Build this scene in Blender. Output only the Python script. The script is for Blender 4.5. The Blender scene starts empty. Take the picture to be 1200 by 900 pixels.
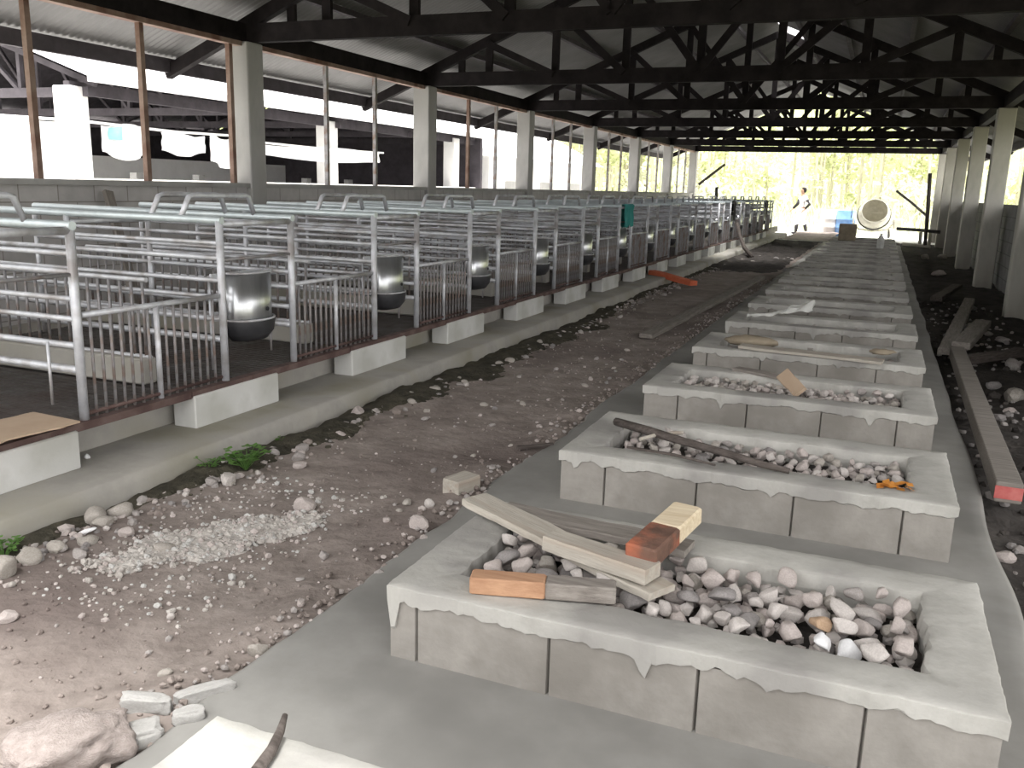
import bpy, math, random
from mathutils import Vector, Matrix, noise

# ---------------------------------------------------------------- camera, sky, exposure
SC = bpy.context.scene
COL = SC.collection
HC = 1.35                                   # camera height over the cement strip
YAW, PITCH, ROLL, FPX = 0.386032520, 0.220529539, 0.0286589149, 1032.86584
def cam_axes():
    cy, sy, cp, sp = math.cos(YAW), math.sin(YAW), math.cos(PITCH), math.sin(PITCH)
    f = Vector((-sy*cp, cy*cp, -sp)); r = Vector((cy, sy, 0)); u = r.cross(f)
    c, s = math.cos(ROLL), math.sin(ROLL)
    return c*r + s*u, -s*r + c*u, f
RX, UX, FX = cam_axes()
cam = bpy.data.objects.new('camera', bpy.data.cameras.new('camera'))
COL.objects.link(cam)
cam.data.sensor_fit = 'HORIZONTAL'; cam.data.sensor_width = 36.0
cam.data.lens = 36.0*FPX/1200.0
cam.data.clip_start = 0.05; cam.data.clip_end = 400
m4 = Matrix((RX, UX, -FX)).transposed().to_4x4(); m4.translation = (0, 0, HC)
cam.matrix_world = m4
SC.camera = cam
def ray(x, y): return RX*((x-600)/FPX) + UX*(-(y-450)/FPX) + FX
def at(x, y, z=0.0):                        # the point of the level z seen at that place
    d = ray(x, y); return Vector((0, 0, HC)) + d*((z-HC)/d.z)
def atY(x, y, Y):
    d = ray(x, y); return Vector((0, 0, HC)) + d*(Y/d.y)
def atX(x, y, X):
    d = ray(x, y); return Vector((0, 0, HC)) + d*(X/d.x)

W = bpy.data.worlds.new('overcast_sky'); SC.world = W; W.use_nodes = True
bg = W.node_tree.nodes['Background']
bg.inputs[0].default_value = (1.0, 0.985, 0.97, 1); bg.inputs[1].default_value = 0.95
sun = bpy.data.objects.new('hazy_sun', bpy.data.lights.new('hazy_sun', 'SUN'))
COL.objects.link(sun); sun.data.energy = 6.8; sun.data.angle = math.radians(35); sun.data.color = (1, .985, .95)
sun.rotation_euler = Vector((-0.06, 0.12, -0.99)).to_track_quat('-Z', 'Y').to_euler()
VS = SC.view_settings
VS.view_transform = 'Standard'; VS.look = 'None'; VS.gamma = 1; VS.use_curve_mapping = False
VS.exposure = 1.7
SC.cycles.max_bounces = 8; SC.cycles.diffuse_bounces = 5

# ---------------------------------------------------------------- helpers
def rnd(seed): return random.Random(seed)
class MB:
    def __init__(s): s.v = []; s.f = []; s.sm = []
    def add(s, vs, fs, smooth=False):
        n = len(s.v); s.v += [tuple(v) for v in vs]
        s.f += [tuple(i+n for i in f) for f in fs]; s.sm += [smooth]*len(fs)
        return s
    def box(s, c, d, rz=0.0, M=None, bev=0.0):
        x, y, z = d[0]/2, d[1]/2, d[2]/2
        if bev <= 0:
            vs = [Vector((a*x, b*y, e*z)) for e in (-1, 1) for a, b in ((-1, -1), (1, -1), (1, 1), (-1, 1))]
            fs = [(3, 2, 1, 0), (4, 5, 6, 7), (0, 1, 5, 4), (1, 2, 6, 5), (2, 3, 7, 6), (3, 0, 4, 7)]
        else:
            b_ = min(bev, x*.9, y*.9, z*.9)
            def ring(hx, hy, zz):
                return [(-hx+b_, -hy, zz), (hx-b_, -hy, zz), (hx, -hy+b_, zz), (hx, hy-b_, zz), (hx-b_, hy, zz), (-hx+b_, hy, zz), (-hx, hy-b_, zz), (-hx, -hy+b_, zz)]
            def ring2(hx, hy, zz):
                return [(-hx+2*b_, -hy+b_, zz), (hx-2*b_, -hy+b_, zz), (hx-b_, -hy+2*b_, zz), (hx-b_, hy-2*b_, zz), (hx-2*b_, hy-b_, zz), (-hx+2*b_, hy-b_, zz), (-hx+b_, hy-2*b_, zz), (-hx+b_, -hy+2*b_, zz)]
            vs = [Vector(v) for v in ring2(x, y, -z)+ring(x, y, -z+b_)+ring(x, y, z-b_)+ring2(x, y, z)]
            fs = [tuple(range(7, -1, -1)), tuple(range(24, 32))]
            for k in range(3):
                for i in range(8):
                    j = (i+1) % 8; fs.append((k*8+i, k*8+j, k*8+8+j, k*8+8+i))
        R = M if M is not None else Matrix.Rotation(rz, 3, 'Z')
        return s.add([R @ v + Vector(c) for v in vs], fs)
    def bar(s, p0, p1, w, h, up=(0, 0, 1), bev=0.0):
        p0, p1 = Vector(p0), Vector(p1); d = p1-p0; L = d.length; d.normalize()
        up = Vector(up); sd = d.cross(up)
        if sd.length < 1e-4: sd = d.cross(Vector((1, 0, 0)))
        sd.normalize(); u = sd.cross(d)
        M = Matrix((d, sd, u)).transposed()
        return s.box((p0+p1)/2, (L, w, h), M=M, bev=bev)
    def tube(s, pts, r, n=8, cap=True):
        pts = [Vector(p) for p in pts]; k = len(pts); base = len(s.v); ref = None
        rr = r if isinstance(r, (list, tuple)) else [r]*k
        for i, p in enumerate(pts):
            d = (pts[min(i+1, k-1)]-pts[max(i-1, 0)]).normalized()
            if ref is None:
                ref = Vector((0, 0, 1)) if abs(d.z) < .9 else Vector((1, 0, 0))
            a = d.cross(ref).normalized(); b = a.cross(d).normalized(); ref = b
            for j in range(n):
                t = 2*math.pi*j/n; s.v.append(tuple(p+(a*math.cos(t)+b*math.sin(t))*rr[i]))
        for i in range(k-1):
            for j in range(n):
                q = (j+1) % n
                s.f.append((base+i*n+j, base+(i+1)*n+j, base+(i+1)*n+q, base+i*n+q)); s.sm.append(True)
        if cap:
            s.f.append(tuple(base+j for j in range(n))); s.sm.append(False)
            s.f.append(tuple(base+(k-1)*n+j for j in range(n-1, -1, -1))); s.sm.append(False)
        return s
    def lathe(s, prof, n=24, M=None, c=(0, 0, 0)):
        base = len(s.v); M = M or Matrix.Identity(3); c = Vector(c)
        for (r, z) in prof:
            for j in range(n):
                t = 2*math.pi*j/n; s.v.append(tuple(M @ Vector((r*math.cos(t), r*math.sin(t), z))+c))
        for i in range(len(prof)-1):
            for j in range(n):
                q = (j+1) % n
                s.f.append((base+i*n+j, base+i*n+q, base+(i+1)*n+q, base+(i+1)*n+j)); s.sm.append(True)
        return s
    def grid(s, fn, nu, nv, smooth=True):
        base = len(s.v)
        for i in range(nu):
            for j in range(nv): s.v.append(tuple(fn(i/(nu-1), j/(nv-1))))
        for i in range(nu-1):
            for j in range(nv-1):
                a = base+i*nv+j; s.f.append((a, a+nv, a+nv+1, a+1)); s.sm.append(smooth)
        return s
    def mesh(s, name, mats):
        me = bpy.data.meshes.new(name); me.from_pydata(s.v, [], s.f)
        me.polygons.foreach_set('use_smooth', s.sm)
        for m in (mats if isinstance(mats, (list, tuple)) else [mats]): me.materials.append(m)
        me.update(); return me
    def build(s, name, mats, parent=None):
        return link(name, s.mesh(name, mats), parent)
def link(name, me, parent=None, loc=None):
    o = bpy.data.objects.new(name, me); COL.objects.link(o)
    if parent is not None: o.parent = parent
    if loc is not None: o.location = loc
    return o
def tag(o, label, cat, group=None, kind=None):
    if label: o['label'] = label
    if cat: o['category'] = cat
    if group: o['group'] = group
    if kind: o['kind'] = kind
    return o
def thing(name, label, cat, loc=(0, 0, 0), rz=0.0, group=None):
    o = bpy.data.objects.new(name, None); COL.objects.link(o)
    o.empty_display_size = .1; o.location = loc; o.rotation_euler = (0, 0, rz)
    return tag(o, label, cat, group)
def struct(o): o['kind'] = 'structure'; return o
def dup(root, loc, rz=None, label=None):
    r = root.copy(); COL.objects.link(r); r.location = loc
    if rz is not None: r.rotation_euler = (0, 0, rz)
    if label: r['label'] = label
    for ch in list(root.children):
        c = ch.copy(); COL.objects.link(c); c.parent = r
        for g in list(ch.children):
            d = g.copy(); COL.objects.link(d); d.parent = c
    return r
ORD = ['first', 'second', 'third', 'fourth', 'fifth', 'sixth', 'seventh', 'eighth', 'ninth', 'tenth', 'eleventh', 'twelfth', 'thirteenth', 'fourteenth', 'fifteenth', 'sixteenth', 'seventeenth', 'eighteenth', 'nineteenth', 'twentieth', 'twenty-first', 'twenty-second']
def recenter(o):                            # origin to the middle of the base
    me = o.data; xs = [v.co for v in me.vertices]
    c = Vector((sum(v.x for v in xs)/len(xs), sum(v.y for v in xs)/len(xs), min(v.z for v in xs)))
    me.transform(Matrix.Translation(-c)); o.location = c; return o

# ---------------------------------------------------------------- materials
def mat(name, c1, c2=None, scale=8.0, rough=.85, bump=.2, metal=0.0, c3=None, scale3=1.5, detail=6, bdist=.01, stretch=None, spec=.3):
    m = bpy.data.materials.new(name); m.use_nodes = True
    nt = m.node_tree; b = nt.nodes['Principled BSDF']
    b.inputs['Roughness'].default_value = rough; b.inputs['Metallic'].default_value = metal
    b.inputs['Specular IOR Level'].default_value = spec
    tc = nt.nodes.new('ShaderNodeTexCoord'); vec = tc.outputs['Object']
    if stretch:
        mp = nt.nodes.new('ShaderNodeMapping'); mp.inputs['Scale'].default_value = stretch
        nt.links.new(vec, mp.inputs[0]); vec = mp.outputs[0]
    n = nt.nodes.new('ShaderNodeTexNoise'); n.inputs['Scale'].default_value = scale; n.inputs['Detail'].default_value = detail
    n.inputs['Roughness'].default_value = .65
    nt.links.new(vec, n.inputs['Vector'])
    r = nt.nodes.new('ShaderNodeValToRGB'); r.color_ramp.elements[0].position = .33; r.color_ramp.elements[1].position = .67
    r.color_ramp.elements[0].color = (*c1, 1); r.color_ramp.elements[1].color = (*(c2 or c1), 1)
    nt.links.new(n.outputs['Fac'], r.inputs[0]); out = r.outputs[0]
    if c3:
        n3 = nt.nodes.new('ShaderNodeTexNoise'); n3.inputs['Scale'].default_value = scale3; n3.inputs['Detail'].default_value = 4
        nt.links.new(vec, n3.inputs['Vector'])
        r3 = nt.nodes.new('ShaderNodeValToRGB'); r3.color_ramp.elements[0].position = .48; r3.color_ramp.elements[1].position = .66
        r3.color_ramp.elements[0].color = (0, 0, 0, 1); r3.color_ramp.elements[1].color = (1, 1, 1, 1)
        nt.links.new(n3.outputs['Fac'], r3.inputs[0])
        mx = nt.nodes.new('ShaderNodeMix'); mx.data_type = 'RGBA'
        nt.links.new(r3.outputs[0], mx.inputs['Factor']); nt.links.new(out, mx.inputs['A']); mx.inputs['B'].default_value = (*c3, 1)
        out = mx.outputs['Result']
    nt.links.new(out, b.inputs['Base Color'])
    if bump:
        bp = nt.nodes.new('ShaderNodeBump'); bp.inputs['Strength'].default_value = bump; bp.inputs['Distance'].default_value = bdist
        n2 = nt.nodes.new('ShaderNodeTexNoise'); n2.inputs['Scale'].default_value = scale*4; n2.inputs['Detail'].default_value = 5
        nt.links.new(vec, n2.inputs['Vector']); nt.links.new(n2.outputs['Fac'], bp.inputs['Height'])
        nt.links.new(bp.outputs[0], b.inputs['Normal'])
    return m
def wall_mat(name, c1, c2, mortar, axis='Y'):
    m = mat(name, c1, c2, scale=5, bump=.25); nt = m.node_tree; b = nt.nodes['Principled BSDF']
    tc = nt.nodes.new('ShaderNodeTexCoord'); sp = nt.nodes.new('ShaderNodeSeparateXYZ'); cb = nt.nodes.new('ShaderNodeCombineXYZ')
    nt.links.new(tc.outputs['Object'], sp.inputs[0]); nt.links.new(sp.outputs[axis], cb.inputs[0]); nt.links.new(sp.outputs['Z'], cb.inputs[1])
    br = nt.nodes.new('ShaderNodeTexBrick'); br.inputs['Scale'].default_value = 1
    br.inputs['Brick Width'].default_value = .4; br.inputs['Row Height'].default_value = .2; br.inputs['Mortar Size'].default_value = .007
    br.inputs['Mortar Smooth'].default_value = .3
    br.inputs['Color1'].default_value = (1, 1, 1, 1); br.inputs['Color2'].default_value = (.86, .86, .86, 1); br.inputs['Mortar'].default_value = (*mortar, 1)
    nt.links.new(cb.outputs[0], br.inputs['Vector'])
    old = b.inputs['Base Color'].links[0].from_socket
    mx = nt.nodes.new('ShaderNodeMix'); mx.data_type = 'RGBA'; mx.blend_type = 'MULTIPLY'; mx.inputs['Factor'].default_value = 1
    nt.links.new(old, mx.inputs['A']); nt.links.new(br.outputs['Color'], mx.inputs['B']); nt.links.new(mx.outputs['Result'], b.inputs['Base Color'])
    return m
def leaf_mat(name, c1, c2):
    m = mat(name, c1, c2, scale=3, bump=0, rough=.6); nt = m.node_tree; b = nt.nodes['Principled BSDF']
    tr = nt.nodes.new('ShaderNodeBsdfTranslucent'); mx = nt.nodes.new('ShaderNodeMixShader'); mx.inputs[0].default_value = .4
    nt.links.new(b.inputs['Base Color'].links[0].from_socket, tr.inputs['Color'])
    o = nt.nodes['Material Output']; nt.links.new(b.outputs[0], mx.inputs[1]); nt.links.new(tr.outputs[0], mx.inputs[2]); nt.links.new(mx.outputs[0], o.inputs[0])
    return m
M = {}
M['dirt'] = mat('dirt', (.195, .163, .146), (.325, .280, .255), scale=5, bump=.6, bdist=.02, c3=(.17, .138, .126), scale3=.9, rough=.95)
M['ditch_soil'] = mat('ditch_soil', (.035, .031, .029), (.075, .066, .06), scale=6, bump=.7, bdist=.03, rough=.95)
M['slab'] = mat('wet_cement', (.235, .229, .216), (.305, .298, .283), scale=3, bump=.15, c3=(.195, .190, .18), scale3=1.4, rough=.75)
M['ledge'] = mat('ledge_concrete', (.32, .308, .285), (.42, .40, .365), scale=4, bump=.25, c3=(.29, .275, .225), scale3=2.0)
M['moss'] = mat('mossy_soil', (.030, .028, .020), (.085, .076, .055), scale=9, bump=.7, bdist=.02)
M['block'] = mat('hollow_block', (.25, .235, .215), (.34, .32, .295), scale=7, bump=.5, bdist=.006, c3=(.225, .21, .19), scale3=3)
M['cap'] = mat('mortar_cap', (.37, .36, .335), (.52, .51, .48), scale=6, bump=.5, bdist=.008, c3=(.30, .29, .275), scale3=3)
M['white_block'] = mat('whitewashed_block', (.55, .55, .53), (.66, .66, .65), scale=6, bump=.2, c3=(.48, .48, .45), scale3=3)
M['column'] = mat('column_concrete', (.36, .355, .345), (.46, .45, .44), scale=4, bump=.25, c3=(.31, .30, .285), scale3=2, stretch=(1, 1, .4))
M['column_pale'] = mat('pale_column_concrete', (.40, .39, .35), (.52, .505, .46), scale=4, bump=.25, c3=(.36, .34, .3), scale3=2, stretch=(1, 1, .4))
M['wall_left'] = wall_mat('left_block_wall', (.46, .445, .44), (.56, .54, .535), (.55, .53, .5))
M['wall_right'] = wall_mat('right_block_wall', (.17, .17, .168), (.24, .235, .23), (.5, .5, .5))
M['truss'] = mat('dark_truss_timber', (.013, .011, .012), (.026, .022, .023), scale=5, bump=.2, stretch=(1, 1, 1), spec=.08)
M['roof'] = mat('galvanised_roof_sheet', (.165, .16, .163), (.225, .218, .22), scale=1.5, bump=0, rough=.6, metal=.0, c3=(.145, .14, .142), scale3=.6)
M['purlin'] = mat('dark_purlin', (.05, .044, .05), (.085, .075, .085), scale=5)
M['rust'] = mat('rusty_steel', (.085, .05, .044), (.15, .105, .095), scale=9, bump=.3, c3=(.075, .045, .042), scale3=5)
M['rust_post'] = mat('rusty_post', (.20, .125, .095), (.32, .24, .2), scale=4, bump=.2, c3=(.15, .08, .06), scale3=3)
M['galv'] = mat('galvanised_pipe', (.50, .51, .55), (.67, .685, .72), scale=9, bump=.05, metal=.35, rough=.45, c3=(.35, .33, .33), scale3=6)
M['galv_new'] = mat('bright_galvanised_pipe', (.50, .56, .585), (.62, .68, .70), scale=9, bump=.04, metal=.35, rough=.38)
M['galv_dark'] = mat('dull_rod', (.21, .205, .21), (.33, .32, .33), scale=14, bump=.1, metal=.3, rough=.5, c3=(.2, .13, .1), scale3=8)
M['steel'] = mat('stainless_sheet', (.44, .45, .47), (.62, .63, .65), scale=3, bump=.03, metal=.9, rough=.28, stretch=(6, 6, .7))
M['bowl'] = mat('dark_bowl', (.02, .02, .023), (.045, .045, .05), scale=5, rough=.45, bump=.05)
M['slat'] = mat('dark_slatted_floor', (.055, .045, .04), (.10, .094, .09), scale=8, bump=.4, c3=(.065, .05, .045), scale3=3)
M['wood'] = mat('weathered_plank', (.33, .30, .26), (.50, .465, .41), scale=4, bump=.3, stretch=(1.2, 14, 14), c3=(.36, .31, .26), scale3=2)
M['wood_fresh'] = mat('fresh_cut_timber', (.55, .44, .30), (.70, .61, .46), scale=4, bump=.2, stretch=(1.2, 14, 14))
M['wood_orange'] = mat('orange_timber', (.36, .20, .12), (.48, .29, .18), scale=4, bump=.2, stretch=(1.2, 14, 14))
M['wood_grey'] = mat('grey_timber', (.17, .15, .135), (.29, .265, .24), scale=4, bump=.3, stretch=(1.2, 14, 14))
M['wood_dark'] = mat('dark_stick', (.055, .045, .04), (.13, .11, .1), scale=6, bump=.4, stretch=(1.2, 10, 10))
M['wood_rust'] = mat('red_brown_stained_timber', (.085, .048, .036), (.17, .095, .07), scale=10, bump=.6, c3=(.42, .13, .07), scale3=6)
M['cardboard'] = mat('cardboard', (.42, .31, .22), (.50, .38, .28), scale=3, bump=.1)
M['orange'] = mat('orange_paint', (.62, .13, .06), (.74, .22, .12), scale=6, bump=.1)
M['pinkred'] = mat('red_painted_end', (.5, .10, .10), (.6, .2, .18), scale=12, bump=.1)
M['plaster'] = mat('pale_plaster_rubble', (.36, .33, .305), (.50, .47, .44), scale=14, bump=.6, bdist=.01)
M['white_plaster'] = mat('white_plaster_chunk', (.40, .39, .375), (.52, .51, .495), scale=8, bump=.5)
STONES = [mat('stone_grey_%s' % k, a, b, scale=9, bump=.35, bdist=.006) for k, a, b in (
    ('pale', (.43, .395, .375), (.57, .53, .505)), ('pink', (.37, .325, .305), (.50, .445, .425)), ('mid', (.28, .255, .242), (.39, .36, .345)),
    ('dark', (.20, .185, .18), (.29, .27, .265)), ('warm', (.31, .285, .255), (.43, .395, .36)))]
M['stone_white'] = mat('white_stone', (.70, .70, .71), (.80, .80, .81), scale=9, bump=.2)
M['stone_tan'] = mat('orange_brown_stone', (.40, .27, .17), (.52, .37, .26), scale=9, bump=.3)
M['rock_pink'] = mat('pinkish_rock', (.25, .21, .195), (.36, .315, .295), scale=7, bump=.5, bdist=.012)
M['green_leaf'] = leaf_mat('weed_leaf', (.10, .22, .05), (.20, .36, .10))
M['plastic'] = mat('clear_plastic_wrap', (.52, .52, .49), (.68, .68, .66), scale=8, bump=.1, rough=.35)
M['teal'] = mat('teal_sack', (.03, .22, .21), (.05, .30, .28), scale=5, bump=.2)
M['black_cloth'] = mat('dark_cloth', (.014, .013, .015), (.03, .026, .028), scale=8, bump=.2)
M['tarp'] = mat('white_tarp', (.78, .78, .79), (.86, .86, .87), scale=4, bump=.3, bdist=.03)
M['tarp_green'] = mat('turquoise_print', (.25, .62, .60), (.40, .74, .7), scale=4, bump=.1)
M['yard'] = mat('bright_yard', (.70, .69, .66), (.80, .79, .76), scale=2, bump=.2)
M['grass_yard'] = mat('trodden_grass', (.055, .06, .03), (.12, .115, .07), scale=4, bump=.5)
M['white_paint'] = mat('white_painted_wall', (.80, .79, .78), (.88, .87, .86), scale=3, bump=.1)
M['roof_out'] = mat('bright_zinc_roof', (.72, .72, .73), (.82, .82, .83), scale=2, bump=.05, rough=.5)
M['blue'] = mat('blue_plastic', (.16, .32, .66), (.26, .44, .76), scale=3, bump=.05, rough=.4)
M['mixer'] = mat('pale_mixer_paint', (.50, .48, .40), (.66, .63, .55), scale=5, bump=.2)
M['dark_metal'] = mat('dark_metal', (.05, .05, .05), (.1, .095, .09), scale=8, bump=.2, rough=.5)
M['skin'] = mat('brown_skin', (.33, .20, .14), (.38, .24, .17), scale=4, bump=0)
M['hair'] = mat('black_hair', (.012, .01, .01), (.025, .02, .018), scale=20, bump=.2)
M['white_cloth'] = mat('white_cloth', (.70, .69, .70), (.80, .79, .80), scale=5, bump=.1)
M['bark'] = mat('grey_bark', (.34, .32, .24), (.50, .47, .36), scale=6, bump=.5, stretch=(3, 3, .6))
LEAVES = [leaf_mat('leaf_%s' % n, a, b) for n, a, b in (('lime', (.43, .46, .25), (.58, .60, .38)), ('pale', (.50, .505, .39), (.66, .66, .53)), ('olive', (.33, .35, .23), (.45, .47, .32)))]

def rock_mesh(name, seed, sub=2, flat=.75, chop=6, m=None):
    import bmesh
    r = rnd(seed); bm = bmesh.new(); bmesh.ops.create_icosphere(bm, subdivisions=sub, radius=1)
    planes = []
    for k in range(chop):
        n = Vector((r.gauss(0, 1), r.gauss(0, 1), r.gauss(0, 1))).normalized(); planes.append((n, r.uniform(.46, .82)))
    sx, sy, sz = r.uniform(.85, 1.2), r.uniform(.7, 1.0), flat*r.uniform(.8, 1.1)
    for v in bm.verts:
        p = v.co.copy()
        for n, d in planes:
            e = p.dot(n)-d
            if e > 0: p -= n*e*.85
        p += p.normalized()*noise.noise(p*1.7+Vector((seed*3.1, 0, 0)))*.10
        v.co = Vector((p.x*sx, p.y*sy, p.z*sz))
    me = bpy.data.meshes.new(name); bm.to_mesh(me); bm.free()
    for p in me.polygons: p.use_smooth = sub > 2
    if m: me.materials.append(m)
    return me

def lump_mesh(name, seed, dims, m, pw=.62, rough=.16):
    import bmesh
    bm = bmesh.new(); bmesh.ops.create_icosphere(bm, subdivisions=4, radius=1)
    f = lambda t: math.copysign(abs(t)**pw, t)
    for v in bm.verts:
        p = Vector((f(v.co.x), f(v.co.y), f(v.co.z)))
        k = 1+rough*noise.noise(v.co*1.6+Vector((seed*2.3, 0, 0)))+rough*.45*noise.noise(v.co*4.5+Vector((0, seed*1.7, 0)))
        v.co = Vector((p.x*dims[0], p.y*dims[1], p.z*dims[2]))*k
    me = bpy.data.meshes.new(name); bm.to_mesh(me); bm.free(); me.materials.append(m)
    for q in me.polygons: q.use_smooth = True
    return me

# ---------------------------------------------------------------- the shed: ground, strip, ledge, walls
XL, XR, XM = -6.9, 1.73, -2.585             # column rows and ridge
D, Y0, ZC = 4.35, 8.63, 2.85                # truss spacing, first truss in view, underside of the trusses
SLOPE = .42
ROOF_FRONT, ROOF_BACK = .15, 35.3
KS = list(range(-1, 7))
def roof_z(x): return ZC+.2+SLOPE*(min(x-XL, XR-x))
def nz(x, y, f, s=0.0): return noise.noise(Vector((x*f, y*f, s)))
def path_z(x, y):
    z = -.035 + .018*nz(x, y, 1.3) + .010*nz(x, y, 5, 3) + .007*nz(x, y, 14, 7)+.005*nz(x, y, 31, 2)
    if -1.95 < x < -1.5: z += .035*max(0, 1-abs(x+1.64)/.2)*(.6+.9*nz(x, y, 4, 9))
    if x < -2.45: z += .03*nz(x, y, 4, 5)*min(1, (-2.45-x)/.3)
    if x < -2.8: z -= .03*(-2.8-x)/.13
    return z
def ditch_z(x, y):
    return -.12 + .05*nz(x, y, 1.5, 2) + .035*nz(x, y, 5, 4) + .015*nz(x, y, 13, 5)
def ground(name, x0, x1, fn, m, ys, dx):
    nx = max(2, int((x1-x0)/dx)); mb = MB(); n = len(ys)
    mb.grid(lambda u, v: (lambda x, y: (x, y, fn(x, y)))(x0+(x1-x0)*u, ys[min(n-1, int(round(v*(n-1))))]), nx, n)
    return struct(mb.build(name, m))
ys = [-1.5+.03*i for i in range(int(9.5/.03))]
ys += [8.0+.12*i for i in range(1, int(28.6/.12))]
ground('dirt_path', -2.96, -1.46, path_z, M['dirt'], ys, .03)
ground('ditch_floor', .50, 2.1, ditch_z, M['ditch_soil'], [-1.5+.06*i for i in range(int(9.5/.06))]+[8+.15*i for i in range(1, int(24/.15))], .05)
# mossy soil along the foot of the ledge
mb = MB()
def moss(u, v):
    y = -1.0+30*u; wd = .17+.42*math.exp(-((y-7.0)/2.4)**2)+.20*math.exp(-((y-3.6)/.7)**2); x = -2.965+ (.035+wd*v*(.55+.9*abs(nz(0, y, 1.1, 8))))
    return (x, y, path_z(x, y)+.028*(1-v)+.014*math.sin(v*math.pi)**.5+.016*nz(x, y, 9, 2)+.016*nz(x, y, 22, 5)*v-.010*v)
mb.grid(moss, 1400, 22)
tag(mb.build('moss', M['moss']), 'dark mossy soil along the foot of the concrete ledge', 'moss', kind='stuff')
mb = MB()
def heap(u, v):
    y = 15.8+12.1*u; x = -2.9+1.32*v; e = min(1, u*9)*min(1, (1-v)*9)
    return (x, y, path_z(x, y)-.02+e*(.055+.045*nz(x, y, 2.5, 6)+.035*nz(x, y, 7, 2)))
mb.grid(heap, 200, 26); tag(mb.build('dark_soil', M['ditch_soil']), 'dark loose soil spread over the far end of the path', 'soil', kind='stuff')
# cement strip under the planters
mb = MB()
def slab(u, v):
    y = -1.2+29.2*u; xl = -1.54+.04*nz(0, y, 1.2)+.025*nz(0, y, 5)+.010*nz(0, y, 15); xr = .57+.02*nz(3, y, 1.5)
    t = (0, 0, .01, .03, .25, .5, .75, .97, .99, 1, 1)[int(round(v*10))]
    e = int(round(v*10)); z = -.16 if e in (0, 10) else (-.012 if e in (1, 9) else .004*nz(t*2, y, 2.0, 3))
    return (xl+(xr-xl)*t, y, z)
mb.grid(slab, 900, 11); struct(mb.build('cement_strip', M['slab']))
# concrete ledge in front of the crates, running on under them
mb = MB(); LX = -2.935
prof = [(LX+.015, -.12), (LX, .02), (LX-.012, .052), (LX-.03, .062), (-3.2, .064), (-4.5, .06), (XL+.05, .06)]
n = 200
mb.grid(lambda u, v: (prof[int(round(v*6))][0]+(.008*nz(0, u*30, 3)if v < .6 else 0), -1.2+33*u, prof[int(round(v*6))][1]+.004*nz(2, u*30, 4)), n, 7)
struct(mb.build('concrete_ledge', M['ledge']))
mb = MB(); mb.box((-3.44, 16, .14), (.10, 34, .18)); struct(mb.build('trim_3', M['ledge']))
# walls
def wall(name, x, y0, y1, z0, z1, t, m):
    mb = MB(); mb.box((0, (y1-y0)/2, (z1-z0)/2), (t, y1-y0, z1-z0)); o = mb.build(name, m); o.location = (x, y0, z0); return struct(o)
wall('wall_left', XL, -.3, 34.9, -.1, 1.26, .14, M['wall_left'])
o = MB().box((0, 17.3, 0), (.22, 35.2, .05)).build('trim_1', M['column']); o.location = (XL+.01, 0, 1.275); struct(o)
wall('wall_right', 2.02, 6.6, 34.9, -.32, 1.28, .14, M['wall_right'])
# outdoor ground
for nm, m, rects in (('yard_ground', M['yard'], ((-80, 80, 28.0, 120), (-80, XL, 3, 28.0))), ('yard_grass', M['grass_yard'], ((2.1, 80, -60, 28.0), (XL, 2.1, -60, -1.45), (-80, XL, -60, 3)))):
    mb = MB()
    for (a, b, c, d) in rects: mb.add([(a, c, -.17), (b, c, -.17), (b, d, -.17), (a, d, -.17)], [(0, 1, 2, 3)])
    struct(mb.build(nm, m))
mb = MB(); mb.box((-3.9, 28.05, -.09), (5.9, .25, .2)); struct(mb.build('trim_2', M['dark_metal']))

# columns
def column_mesh(z0, m):
    mb = MB(); mb.box((0, 0, (ZC+z0)/2), (.28, .28, ZC-z0), bev=.012)
    return mb.mesh('column', m)
cl, cr = column_mesh(.05, M['column']), column_mesh(-.3, M['column_pale'])
for i, k in enumerate(KS):
    for side, X, me in (('left', XL, cl), ('right', XR, cr)):
        if side == 'left' and k < 0: continue
        o = link('concrete_column', me, None, (X, Y0+D*k, 0))
        vis = i if side == 'left' else i+1
        if side == 'left': lab = f'{ORD[i-1]} concrete column from the left in the row along the left wall'
        else: lab = f'{ORD[i]} concrete column from the near end of the right wall'
        tag(o, lab, 'column', 'concrete columns carrying the roof')

# trusses
def truss_parts():
    parts = []
    b = MB(); b.box(((XL+XR)/2, 0, ZC+.10), (XR-XL+.3, .09, .20)); parts.append(('bottom_chord', b))
    for s in (-1, 1):
        xe = XL-1.15 if s < 0 else XR+1.15
        p = MB(); p.bar((xe, 0, roof_z(xe)-.02), (XM, 0, roof_z(XM)-.02), .09, .14); parts.append(('top_chord', p))
    nP = 8; w = (XR-XL)/nP
    for i in range(1, nP):
        x = XL+w*i; p = MB(); p.bar((x, .05, ZC+.12), (x, .05, roof_z(x)-.03), .11, .05, up=(0, 1, 0)); parts.append(('vertical_post', p))
    for i in range(1, nP//2):
        for s in (0, 1):
            xa = XL+w*i if s == 0 else XR-w*i; xb = XL+w*(i+1) if s == 0 else XR-w*(i+1)
            p = MB(); p.bar((xb, -.05, ZC+.14), (xa, -.05, roof_z(xa)-.05), .10, .05, up=(0, 1, 0)); parts.append(('diagonal_brace', p))
    for s in (0, 1):
        xa = XL+.15 if s == 0 else XR-.15; xb = XL+w*1.0 if s == 0 else XR-w
        p = MB(); p.bar(((xa+xb)/2, .05, ZC+.14), ((xa+xb)/2, .05, roof_z((xa+xb)/2)-.03), .10, .05, up=(0, 1, 0)); parts.append(('vertical_post', p))
    return [(n, b.mesh(n, M['truss'])) for n, b in parts]
TP = truss_parts()
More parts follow.
